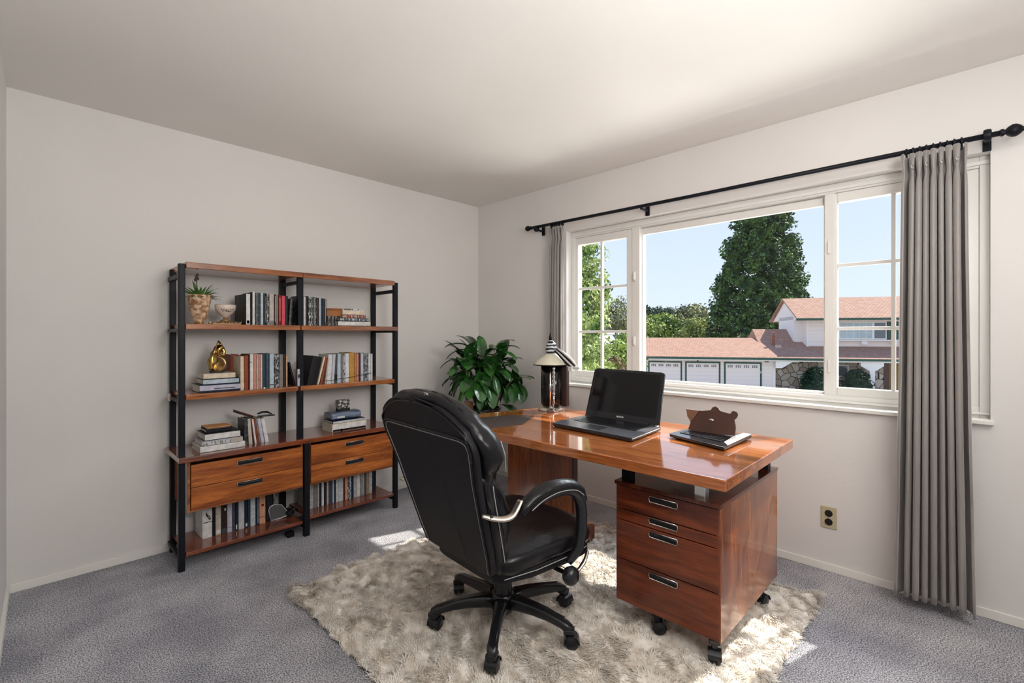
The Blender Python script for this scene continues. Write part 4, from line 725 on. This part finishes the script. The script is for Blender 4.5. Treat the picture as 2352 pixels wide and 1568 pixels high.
sp_.lathe([(.007, .80), (.0072, .86)]+[], c0+vs_*.008, 14); sp_.lathe(prf, c0+vs_*.008, 14); obj('chrome_spindle', sp_, M_chrome, ml, smooth=True)
obj('chrome_tube', MB().lathe([(.0065, DT+.035), (.0075, .90), (.0085, .93), (.006, .935), (.006, 1.046)], c0-vs_*.014, 14), M_chrome, ml, smooth=True)
M_shade = mat('shade_cream', (.66, .63, .50), .22, coat=.4)
obj('lamp_shade', MB().lathe([(.118, 1.050), (.120, 1.054), (.105, 1.066), (.07, 1.095), (.040, 1.118), (.022, 1.128), (.0005, 1.130)], (LX, LY+.008, 0), 48), M_shade, ml, smooth=True)
obj('shade_rim', MB().lathe([(.116, 1.046), (.121, 1.048), (.1215, 1.053), (.118, 1.0545), (.09, 1.05)], (LX, LY+.008, 0), 48), M_black, ml, smooth=True)
zb_ = bpy.data.materials.new('zebra'); zb_.use_nodes = True; n_ = zb_.node_tree; bn = n_.nodes['Principled BSDF']; tcn = n_.nodes.new('ShaderNodeTexCoord'); wv = n_.nodes.new('ShaderNodeTexWave'); wv.bands_direction = 'Z'; wv.inputs['Scale'].default_value = 14; wv.inputs['Distortion'].default_value = 4.5; wv.inputs['Detail Scale'].default_value = 1.2
rr_ = n_.nodes.new('ShaderNodeValToRGB'); rr_.color_ramp.interpolation = 'CONSTANT'; rr_.color_ramp.elements[0].color = (.008, .008, .012, 1); rr_.color_ramp.elements[1].position = .5; rr_.color_ramp.elements[1].color = (.60, .64, .68, 1)
n_.links.new(tcn.outputs['Object'], wv.inputs[0]); n_.links.new(wv.outputs[0], rr_.inputs[0]); n_.links.new(rr_.outputs[0], bn.inputs['Base Color']); bn.inputs['Roughness'].default_value = .2
fg_ = MB(); fg_.loft([((LX, LY+dy, z), (r_, 0, 0), (0, r_*1.05, r_*.1)) for z, r_, dy in ((1.124, .030, .012), (1.145, .034, .014), (1.170, .034, .010), (1.190, .028, .008), (1.205, .017, .012), (1.214, .006, .014))], 24, 2.2)
obj('striped_finial', fg_, zb_, ml, smooth=True)
tip = MB().loft([((LX, LY+.016, 1.205), (.012, 0, 0), (0, .014, 0)), ((LX, LY+.02, 1.235), (.006, 0, 0), (0, .010, 0)), ((LX, LY+.018, 1.262), (.001, 0, 0), (0, .002, 0))], 14, 2); obj('finial_tip', tip, M_black, ml, smooth=True)
for k, (o1, c_) in enumerate(((0, M_black), (.014, mat('pale_band', (.60, .60, .58), .3)), (.028, M_black), (.040, MC['pale_band']))):
    bnd = MB(); ps = [(LX, LY-.012-o1*.6, 1.150+o1*.25), (LX, LY-.060-o1*.75, 1.112+o1*.5), (LX, LY-.112-o1*1.1, 1.066+o1*.55), (LX, LY-.150-o1*1.1, 1.040+o1*.3)]; bnd.tube(ps, [.006, .0085, .0085, .005], 10, 1); obj('tail_band', bnd, c_, ml, smooth=True)
obj('tail_cuff', MB().box(LX-.012, LX+.012, LY-.165, LY-.135, 1.015, 1.045).box(LX-.014, LX+.014, LY-.225, LY-.175, 1.03, 1.045), mat('pale_cuff', (.55, .60, .62), .25), ml, bevel=.003)
# ================================================================== CORNER PLANT
PX_, PY_ = 2.515, 2.76
pp_ = thing('potted_plant', 'bushy dark green leafy plant in a tall black pot in the room corner', 'potted plant', (PX_, PY_, 0))
obj('pot', MB().lathe([(.0005, .0005), (.085, .0005), (.09, .01), (.11, .35), (.130, .66), (.136, .668), (.134, .678), (.122, .678), (.118, .655), (.0005, .650)], (PX_, PY_, 0), 40), mat('black_glaze', (.012, .010, .009), .10, coat=.5), pp_, smooth=True)
vd = Vector((-PX_, -PY_, 0)).normalized(); vsd = Vector((-vd.y, vd.x, 0)); c_ = Vector((PX_, PY_, 0))-vsd*.105+vd*.095
wp = MB(); wp.prism([(-.035, 0), (.022, 0), (.022, .735), (-.045, .745)], -.006, .006, lambda a, b, w: c_+vsd*a+vd*w+Vector((0, 0, b))); obj('wood_panel', wp, wood('pot_wood', (.34, .17, .07), (.18, .08, .03), 'Z', rough=.5, coat=0), pp_, bevel=.002)
random.seed(21); lv_ = MB(); can = MB()
heads = [(0, 0, 1.02), (-.13, .06, 1.00), (.13, -.04, 1.0), (.03, .13, .98), (-.04, -.13, .95), (-.17, -.10, .88), (.18, .08, .88), (.12, -.17, .86), (-.02, .20, .9)]
for hx, hy, hz in heads:
    hx *= 1.12; hy *= 1.12; hz += .05; c = Vector((PX_+hx, PY_+hy, hz)); can.tube([(PX_+hx*.25, PY_+hy*.25, .65), (PX_+hx*.7, PY_+hy*.7, .82), c], [.011, .009, .006], 8)
    for i in range(15):
        a = i*2.4+random.uniform(-.3, .3); up_ = random.uniform(-.1, 1.35) if hz > .93 else random.uniform(-.9, .7)
        L_ = random.uniform(.15, .225); leaf(lv_, c+Vector((random.uniform(-.01, .01), random.uniform(-.01, .01), random.uniform(-.06, .01))), (math.cos(a)*math.cos(up_), math.sin(a)*math.cos(up_), math.sin(up_)), L_, random.uniform(.074, .100), random.uniform(.9, 1.7), .22, 9, shape=1.75)
for i in range(64):
    a = random.uniform(0, 2*PI); r_ = random.uniform(.06, .25); z_ = random.uniform(.84, 1.0)
    leaf(lv_, (PX_+r_*math.cos(a), PY_+r_*math.sin(a), z_), (math.cos(a)*.45, math.sin(a)*.45, -random.uniform(.3, 1.0)), random.uniform(.13, .18), random.uniform(.058, .075), .7, .22, 8, up=Vector((.1, .2, 1)), shape=1.75)
for a, b, L_, z_ in ((.35, .9, .24, 1.05), (2.75, .9, .27, 1.06), (-1.05, .95, .24, 1.04), (1.6, 1.2, .22, 1.06), (2.2, 1.25, .22, 1.05), (-.3, 1.1, .24, 1.05), (2.45, .55, .25, 1.06), (-1.4, .7, .25, 1.03)):
    leaf(lv_, (PX_+.08*math.cos(a), PY_+.08*math.sin(a), z_+.05), (math.cos(a)*math.cos(b), math.sin(a)*math.cos(b), math.sin(b)), L_, .078, 1.6, .25, 10, shape=1.75)
for i in range(7): leaf(lv_, (PX_+.03*i-.06, PY_-.12, .70), (vsd.x*(i-2)*.5+vd.x*.3, vsd.y*(i-2)*.5+vd.y*.3, .35), .13, .045, 1.6, .3, 7, shape=1.0)
M_leaf = mat('plant_leaf', (.010, .045, .012), .20, coat=.35, col2=(.045, .17, .030), vscale=7, ramp=(.38, .68))
obj('leaves', lv_, M_leaf, pp_, smooth=True); obj('stems', can, mat('plant_cane', (.12, .13, .05), .6), pp_, smooth=True)
# ================================================================== OUTSIDE
GZ = -3.15
struct('ground', B(-60, 260, -160, 220, GZ-.5, GZ), mat('street_ground', (.34, .34, .33), .9, col2=(.42, .41, .39), vscale=.6))
def leaves(name, cl, n, size, m, par, seed, squash=.8, flat_=.0):
    rg = np.random.default_rng(seed); C_ = np.array([c[:3] for c in cl]); Rr = np.array([c[3] for c in cl]); N = n*len(cl); k = np.repeat(np.arange(len(cl)), n)
    d = rg.normal(size=(N, 3)); d /= np.linalg.norm(d, axis=1)[:, None]; r_ = Rr[k]*rg.uniform(.45, 1.05, N)**.6
    P = C_[k]+d*r_[:, None]*np.array([1, 1, squash]); nn = d+rg.normal(0, .7, (N, 3)); nn[:, 2] += .35; nn /= np.linalg.norm(nn, axis=1)[:, None]
    a = np.cross(nn, rg.normal(size=(N, 3))); a /= np.linalg.norm(a, axis=1)[:, None]; b = np.cross(nn, a); s = size*rg.uniform(.6, 1.4, N)[:, None]
    V = np.stack([P-a*s, P-b*s*.55, P+a*s, P+b*s*.55], 1).reshape(-1, 3); return npmesh(name, V, np.arange(N*4).reshape(-1, 4), m, par)
def foliage(name, c1, c2, sc=1.2): return mat(name, c1, .6, spec=.25, col2=c2, vscale=sc, detail=5, ramp=(.38, .62))
def inpx(u0, u1, v0, v1, dep, dd, n, r0, r1, shape='ell', seed=0):
    rg = random.Random(seed); out = []
    while len(out) < n:
        a, b = rg.uniform(-1, 1), rg.uniform(-1, 1)
        if shape == 'ell' and a*a+b*b > 1: continue
        if shape == 'cone' and abs(a) > .16+.84*((b+1)/2)**.75: continue
        if shape == 'dome' and (a*a+max(0, -b)**2 > 1): continue
        if shape == 'cone': hwd = .16+.84*((b+1)/2)**.75; lim = math.sqrt(max(0, hwd*hwd-a*a))
        else: lim = math.sqrt(max(0, 1-min(1, a*a+b*b*.6)))
        w_ = rg.uniform(-1, .35)*lim*dd; p = at((u0+u1)/2+a*(u1-u0)/2, (v0+v1)/2+b*(v1-v0)/2, dep+w_)
        out.append((p.x, p.y, p.z, rg.uniform(r0, r1)))
    return out
def tree(name, label, cat, box, dep, dd, ncl, nl, r, size, m, shape='ell', seed=0, grp=None, trunk=True):
    u0, u1, v0, v1 = box; cl = inpx(u0, u1, v0, v1, dep, dd, ncl, r[0], r[1], shape, seed); b0 = at((u0+u1)/2, v1, dep); t = thing(name, label, cat, (b0.x, b0.y, GZ), group=grp)
    leaves('foliage', cl, nl, size, m, t, seed)
    if trunk:
        tp = at((u0+u1)/2, v0*.6+v1*.4, dep); obj('trunk', MB().tube([(b0.x, b0.y, GZ), (b0.x, b0.y, max(GZ+.5, b0.z)), (tp.x, tp.y, tp.z)], [.035*dd+.12, .03*dd+.1, .05], 10), mat('bark', (.10, .065, .045), .9, var=.3, vscale=4), t, smooth=True)
    return t
F_dark = foliage('conifer_green', (.006, .034, .016), (.10, .20, .042), .9)
F_brt = foliage('bright_leaf', (.07, .17, .025), (.66, .74, .26), 2.2); F_mid = foliage('mid_leaf', (.045, .12, .022), (.42, .52, .13), .5)
F_dry = foliage('dry_leaf', (.10, .12, .045), (.36, .36, .18), .35); F_far = foliage('far_leaf', (.035, .065, .045), (.14, .20, .14), .12); F_hedge = foliage('hedge_green', (.004, .022, .012), (.018, .060, .024), 5)
tree('redwood_tree', 'very tall dark conifer filling the sky beyond the garage roof', 'tree', (1622, 1878, 380, 800), 52, 5.5, 760, 75, (.45, 1.0), .17, F_dark, 'cone', 2)
tree('street_tree', 'sunlit light green tree close behind the left window sash', 'tree', (1240, 1388, 515, 905), 14, 1.3, 150, 110, (.22, .42), .060, F_brt, 'ell', 3)
tree('garden_shrub', 'bright green shrub low in the left window sash', 'shrub', (1290, 1400, 775, 930), 17, 1.3, 60, 110, (.25, .45), .060, F_brt, 'ell', 4, trunk=False)
tree('garden_shrub', 'dark rounded shrub left of the garages, lower right of the left sash', 'shrub', (1400, 1468, 765, 915), 24, 1.6, 55, 100, (.35, .6), .085, F_mid, 'ell', 5, trunk=False)
tree('garden_shrub', 'low reddish brown shrub at the foot of the left sash', 'shrub', (1385, 1440, 825, 900), 20, 1.0, 30, 90, (.22, .4), .06, foliage('red_leaf', (.12, .05, .03), (.30, .28, .10), 3), 'ell', 6, trunk=False)
tree('broad_tree', 'olive green tree behind the pale roof in the left sash', 'tree', (1372, 1476, 690, 800), 78, 5, 90, 70, (.8, 1.5), .20, F_dry, 'dome', 7)
tree('broad_tree', 'rounded bright green tree behind the left end of the garage roof', 'tree', (1440, 1566, 728, 800), 66, 4.5, 110, 90, (.85, 1.4), .20, F_mid, 'dome', 8)
tree('broad_tree', 'greyish olive tree left of the tall conifer', 'tree', (1554, 1628, 705, 800), 70, 5, 90, 70, (.8, 1.6), .22, F_dry, 'ell', 9)
tree('broad_tree', 'low yellow-green bushy tree at the foot of the tall conifer', 'tree', (1556, 1655, 738, 805), 60, 3, 80, 70, (.6, 1.2), .17, foliage('yellow_leaf', (.12, .17, .03), (.42, .46, .14), .5), 'dome', 10)
for i, (u, v, w_, h_, lb) in enumerate(((1483, 712, 24, 26, 'small dark tree at the far left of the skyline'), (1510, 711, 36, 24, 'broad dark tree on the skyline, second from the left'), (1536, 712, 22, 26, 'dark tree on the skyline, third from the left'), (1574, 712, 24, 26, 'rounded tree on the skyline left of the slim pine'), (1590, 708, 9, 22, 'slim pointed pine on the skyline'), (1606, 714, 26, 30, 'dark tree on the skyline touching the tall conifer'))):
    tree('skyline_tree', lb, 'tree', (u-w_*.5, u+w_*.5, v-h_*.1, v+h_), 150+(i*37%100), 3, 40, 60, (1.1, 2.0), .38, F_far, 'cone' if w_ < 12 else 'dome', 30+i, 'trees on the far skyline')
def farbox(name, label, u0, u1, v0, v1, dep, th_, m, cat='house', roof=None):
    a, b = at(u0, v1, dep), at(u1, v1, dep); zt = at(u0, v0, dep).z; t = thing(name, label, cat, (a.x, a.y, GZ)); L_ = (b-a).length; M = Matrix.Translation((a.x, a.y, 0)) @ Matrix.Rotation(math.atan2(b.y-a.y, b.x-a.x), 4, 'Z')
    obj('walls', MB().box(0, L_, 0, th_, GZ, zt, M), m, t)
    if roof:
        rh, rm = roof; obj('roof', MB().prism([(-.4, zt), (th_/2, zt+rh), (th_+.4, zt)], -.5, L_+.5, lambda a, b, w: M @ Vector((w, a, b))), rm, t)
    return t
M_tan = mat('tan_wall', (.55, .42, .33), .8); M_terr = mat('terracotta_roof', (.50, .18, .11), .8, var=.2, vscale=2); M_pale = mat('pale_roof', (.62, .60, .58), .7)
farbox('distant_house', 'blue-grey house with pale roof seen through the left sash', 1330, 1415, 800, 850, 45, 8, mat('bluegrey_wall', (.20, .27, .30), .8), roof=(1.25, M_pale))
farbox('distant_house', 'small blue-grey upper storey with flat pale roof in the left sash', 1406, 1448, 768, 850, 50, 6, MC['bluegrey_wall'], roof=(.4, M_pale))
farbox('distant_house', 'long tan roofed house on the hill beyond the round tree', 1478, 1562, 740, 770, 130, 14, M_tan, roof=(1.6, mat('tan_roof', (.60, .47, .36), .8)))
farbox('distant_house', 'low terracotta roofed house left of the tall conifer', 1605, 1690, 768, 800, 75, 9, M_tan, roof=(1.0, M_terr))
farbox('distant_house', 'small white house on the ridge between skyline trees', 1542, 1562, 723, 735, 270, 8, mat('white_far', (.7, .7, .7), .8), roof=(1.0, M_pale))
tag(obj('brick_chimney', B(*[0, 1.6, 0, 1.2, -3.5, 3.2], Matrix.Translation(at(1474, 768, 60)*1.0*Vector((1, 1, 0)) if False else Vector((at(1468, 768, 52).x, at(1468, 768, 52).y, 0)))), mat('brick', (.20, .07, .04), .9, var=.3, vscale=6)), 'dark red brick chimney beside the round green tree', 'chimney')
hl = MB(); 
for i in range(40): pass
hp = [at(u, 768, 230) for u in (900, 1476, 1550, 1620, 1800, 2300)]; hz_ = [3, 8.0, 7.2, 6.5, 4, 3]
hr = [[(p.x, p.y, GZ) for p in hp], [(p.x*1.02, p.y*1.02, z) for p, z in zip(hp, hz_)], [(p.x*1.4, p.y*1.4, z) for p, z in zip(hp, hz_)]]
struct('hillside', MB().rings(hr, closed=False), mat('dry_hill', (.30, .27, .18), .95, var=.25, vscale=.05))
# the house across the street, in its own frame: s along the front, o away from us
th = R(118-180); q0 = at(1472, 768, 34); P0 = Vector((q0.x, q0.y, 0))
hs = thing('house', 'white two-storey house with three garage doors and terracotta roof across the street', 'house', (P0.x, P0.y, GZ), th)
HM = Matrix.Translation(P0) @ Matrix.Rotation(th, 4, 'Z')
def hb(s0, s1, o0, o1, z0, z1, mb=None): return (mb or MB()).box(s0, s1, o0, o1, z0, z1, HM)
def siding(name, col):
    m = bpy.data.materials.new(name); m.use_nodes = True; n = m.node_tree; b = n.nodes['Principled BSDF']; L = n.links.new; t = n.nodes.new('ShaderNodeTexCoord'); s = n.nodes.new('ShaderNodeSeparateXYZ'); L(t.outputs['Object'], s.inputs[0])
    f = n.nodes.new('ShaderNodeMath'); f.operation = 'MULTIPLY'; f.inputs[1].default_value = 1/.26; L(s.outputs['Z'], f.inputs[0]); g = n.nodes.new('ShaderNodeMath'); g.operation = 'FRACT'; L(f.outputs[0], g.inputs[0])
    r = n.nodes.new('ShaderNodeValToRGB'); e = r.color_ramp.elements; e[0].position = .0; e[0].color = (*[c*.62 for c in col], 1); e[1].position = .07; e[1].color = (*col, 1); L(g.outputs[0], r.inputs[0]); L(r.outputs[0], b.inputs['Base Color']); b.inputs['Roughness'].default_value = .7; return m
M_sid = siding('pale_siding', (.96, .84, .77)); M_wht = mat('house_white', (.92, .88, .84), .6, var=.02); M_grn = mat('dark_green_trim', (.012, .07, .045), .5, var=.1); M_glz = mat('house_glazing', (.10, .12, .14), .08, spec=.8)
def shingle():
    m = bpy.data.materials.new('shingles'); m.use_nodes = True; n = m.node_tree; b = n.nodes['Principled BSDF']; L = n.links.new; t = n.nodes.new('ShaderNodeTexCoord')
    br_ = n.nodes.new('ShaderNodeTexBrick'); br_.inputs['Scale'].default_value = 2.6; br_.inputs['Color1'].default_value = (.45, .28, .20, 1); br_.inputs['Color2'].default_value = (.38, .20, .14, 1); br_.inputs['Mortar'].default_value = (.17, .08, .055, 1); br_.inputs['Mortar Size'].default_value = .035; br_.inputs['Row Height'].default_value = .42; br_.inputs['Brick Width'].default_value = .6
    L(t.outputs['Object'], br_.inputs[0]); L(br_.outputs[0], b.inputs['Base Color']); b.inputs['Roughness'].default_value = .9; return m
M_shg = shingle()
obj('garage_wall', hb(.1, 8.60, 0, 6, GZ, -.36), M_sid, hs)
def roofp(name, s0, s1, prof, m=M_shg): return obj(name, MB().prism(prof, s0, s1, lambda a, b, w: HM @ Vector((w, a, b))), m, hs)
roofp('garage_roof', -.1, 19.5, [(-.55, -.36), (-.55, -.27), (4.0, 1.0), (8.5, -.30), (8.5, -.40), (4.0, .90)])
roofp('raised_roof', 8.15, 10.6, [(2.6, .55), (4.9, 1.66), (7.5, .7)])
obj('gutter', hb(-.12, 19.5, -.68, -.55, -.42, -.30), M_grn, hs)
obj('fascia', hb(-.1, 19.5, -.55, -.50, -.50, -.34), M_wht, hs)
for s0, s1 in ((.50, 2.78), (2.98, 5.25), (5.48, 7.80)):
    d = obj('garage_door', hb(s0, s1, -.03, 0, GZ, -.66), M_sid, hs); g = MB(); hb(s0, s0+.10, -.05, -.0, GZ, -.62, g); hb(s1-.10, s1, -.05, 0, GZ, -.62, g); hb(s0+.1, s1-.1, -.05, 0, -.72, -.62, g); obj('door_trim', g, M_grn, d)
    w_ = (s1-s0-.30)/4; g = MB()
    for i in range(4):
        a = s0+.15+w_*i+w_*.10; b = a+w_*.72; k = (b-a)/3
        for j in range(3):
            for z0, z1 in ((-.99, -.91), (-.895, -.82 if j == 1 else -.835)): hb(a+k*j+.02, a+k*(j+1)-.02, -.036, -.03, z0, z1, g)
    obj('door_window', g, M_glz, d)
obj('door_handle', hb(7.72, 7.76, -.08, -.05, -1.35, -1.20), M_wht, hs); obj('number_plaque', hb(7.98, 8.22, -.05, 0, -.60, -.52), mat('plaque', (.10, .10, .05), .5), hs)
obj('corner_post', hb(8.45, 8.62, -.06, 0, GZ, -.42), M_wht, hs); obj('eave_lamp', hb(3.72, 3.80, -.5, -.44, -.60, -.50), M_black, hs)
st_ = bpy.data.materials.new('flagstone'); st_.use_nodes = True; n = st_.node_tree; b = n.nodes['Principled BSDF']; t = n.nodes.new('ShaderNodeTexCoord'); v1 = n.nodes.new('ShaderNodeTexVoronoi'); v1.feature = 'DISTANCE_TO_EDGE'; v1.inputs['Scale'].default_value = 2.3; v2 = n.nodes.new('ShaderNodeTexVoronoi'); v2.inputs['Scale'].default_value = 2.3
n.links.new(t.outputs['Object'], v1.inputs[0]); n.links.new(t.outputs['Object'], v2.inputs[0]); r = n.nodes.new('ShaderNodeValToRGB'); r.color_ramp.elements[0].position = .02; r.color_ramp.elements[0].color = (.05, .04, .035, 1); r.color_ramp.elements[1].position = .05; r.color_ramp.elements[1].color = (1, 1, 1, 1); n.links.new(v1.outputs[0], r.inputs[0])
r2 = n.nodes.new('ShaderNodeValToRGB'); r2.color_ramp.elements[0].color = (.38, .30, .22, 1); r2.color_ramp.elements[1].color = (.66, .58, .48, 1); sp2 = n.nodes.new('ShaderNodeSeparateColor'); n.links.new(v2.outputs['Color'], sp2.inputs[0]); n.links.new(sp2.outputs[0], r2.inputs[0]); mx = n.nodes.new('ShaderNodeMix'); mx.data_type = 'RGBA'; mx.blend_type = 'MULTIPLY'; mx.inputs[0].default_value = 1
n.links.new(r.outputs[0], mx.inputs[6]); n.links.new(r2.outputs[0], mx.inputs[7]); n.links.new(mx.outputs[2], b.inputs['Base Color']); b.inputs['Roughness'].default_value = .8
obj('stone_wall', hb(8.62, 15.15, .55, .9, GZ, -.35), st_, hs); obj('porch_wall', hb(15.15, 19.5, .9, 1.2, GZ, -.35), mat('ochre_wall', (.30, .19, .05), .8), hs); obj('door_jamb', hb(14.95, 15.22, .5, .6, GZ, -.35), M_W_edge, hs)
w_ = obj('porch_window', hb(11.9, 13.0, .50, .56, -1.5, -.72), M_wht, hs); obj('pane', hb(11.97, 12.93, .49, .50, -1.43, -.78), M_glz, w_)
for s in (13.95, 8.55):
    pm = MB(); pm.prism([(s-.14, GZ), (s+.14, GZ), (s+.14, -1.05), (s+.62, -.72), (s+.62, -.50), (s-.62 if s > 9 else s-.02, -.50), (s-.62 if s > 9 else s-.02, -.72), (s-.14, -1.05)], -.45, -.20, lambda a, b, w: HM @ Vector((a, w, b))) if s > 9 else pm.prism([(s, -.50), (s+1.05, -.50), (s+.35, -.95), (s, -.95)], -.45, -.2, lambda a, b, w: HM @ Vector((a, w, b)))
    obj('porch_column' if s > 9 else 'porch_bracket', pm, M_wht, hs)
obj('porch_beam', hb(8.6, 19.5, -.45, -.20, -.52, -.40), M_wht, hs)
obj('upper_wall', hb(11.0, 20, 2.0, 7, -.2, 2.42), M_sid, hs); obj('side_wall', hb(10.45, 11.02, 3.0, 7, .1, 2.55), M_wht, hs); obj('downpipe', hb(11.0, 11.1, 1.92, 2.0, .3, 2.3), M_wht, hs)
gb = MB(); gb.prism([(1.5, 2.30), (5.2, 3.80), (8.9, 2.3)], 10.45, 10.6, lambda a, b, w: HM @ Vector((w, a, b))); obj('gable_end', gb, M_wht, hs)
roofp('upper_roof', 10.25, 20.5, [(1.35, 2.26), (1.35, 2.36), (5.2, 3.98), (9.1, 2.36), (9.1, 2.26), (5.2, 3.86)]); obj('upper_gutter', hb(10.2, 20.5, 1.22, 1.35, 2.20, 2.34), M_grn, hs)
for s0, s1 in ((12.25, 12.85), (15.70, 16.33)): obj('shutter', hb(s0, s1, 1.94, 2.0, .92, 2.10), M_grn, hs)
wf = MB(); hb(12.90, 15.66, 1.95, 2.0, .92, 2.10, wf); wf = obj('upper_window', wf, M_wht, hs); obj('pane', hb(13.0, 14.85, 1.93, 1.95, 1.0, 2.03), mat('curtained_glass', (.42, .50, .52), .1, spec=.8, var=.1, vscale=2), wf); obj('pane', hb(14.98, 15.60, 1.93, 1.95, 1.0, 2.03), M_glz, wf)
g = MB(); [hb(13.0+.37*i, 13.02+.37*i, 1.92, 1.93, 1.0, 2.03, g) for i in range(1, 5)]; hb(13, 14.85, 1.92, 1.93, 1.35, 1.37, g); hb(13, 14.85, 1.92, 1.93, 1.68, 1.70, g); obj('glazing_bars', g, M_wht, wf)
obj('window_shelf', hb(12.15, 16.5, 1.72, 2.0, .82, .88), M_wht, hs)
for s in (12.3, 14.2, 15.9): obj('shelf_bracket', hb(s, s+.32, 1.78, 2.0, .58, .82), M_wht, hs)
obj('roof_vent', MB().lathe([(.10, .2), (.10, 1.15), (.05, 1.2), (.05, 1.32), (.14, 1.34), (.14, 1.38), (.03, 1.40)], HM @ Vector((9.0, 2.2, 0)), 12), mat('vent_rust', (.28, .10, .06), .8), hs); obj('roof_vent', hb(9.0, 9.35, 1.6, 1.8, .2, .52), M_tan, hs)
def bush(label, s, o, r_, h_, seed):
    c = HM @ Vector((s, o, 0)); t = thing('round_bush', label, 'bush', (c.x, c.y, GZ), group='clipped round bushes before the stone wall'); rg = random.Random(seed); cl = []
    for i in range(90):
        a = rg.uniform(0, 2*PI); e_ = rg.uniform(-.3, PI/2); cl.append((c.x+r_*math.cos(a)*math.cos(e_)*.85, c.y+r_*math.sin(a)*math.cos(e_)*.85, GZ+.55+(h_-.75)*math.sin(max(e_, -.2)), .30))
    leaves('foliage', cl, 70, .06, F_hedge, t, seed); co = MB().lathe([(r_*.5, GZ), (r_*.85, GZ+.4), (r_*.8, GZ+h_*.5), (r_*.5, GZ+h_*.78), (.01, GZ+h_*.85)], (c.x, c.y, 0), 20); obj('inner_branches', co, F_hedge, t, smooth=True)
bush('clipped dark bush before the stone wall, seen in the wide middle pane', 10.8, -.75, .95, 2.35, 1); bush('clipped dark bush beside the porch column, seen in the right sash', 13.0, -.75, 1.02, 2.2, 2)
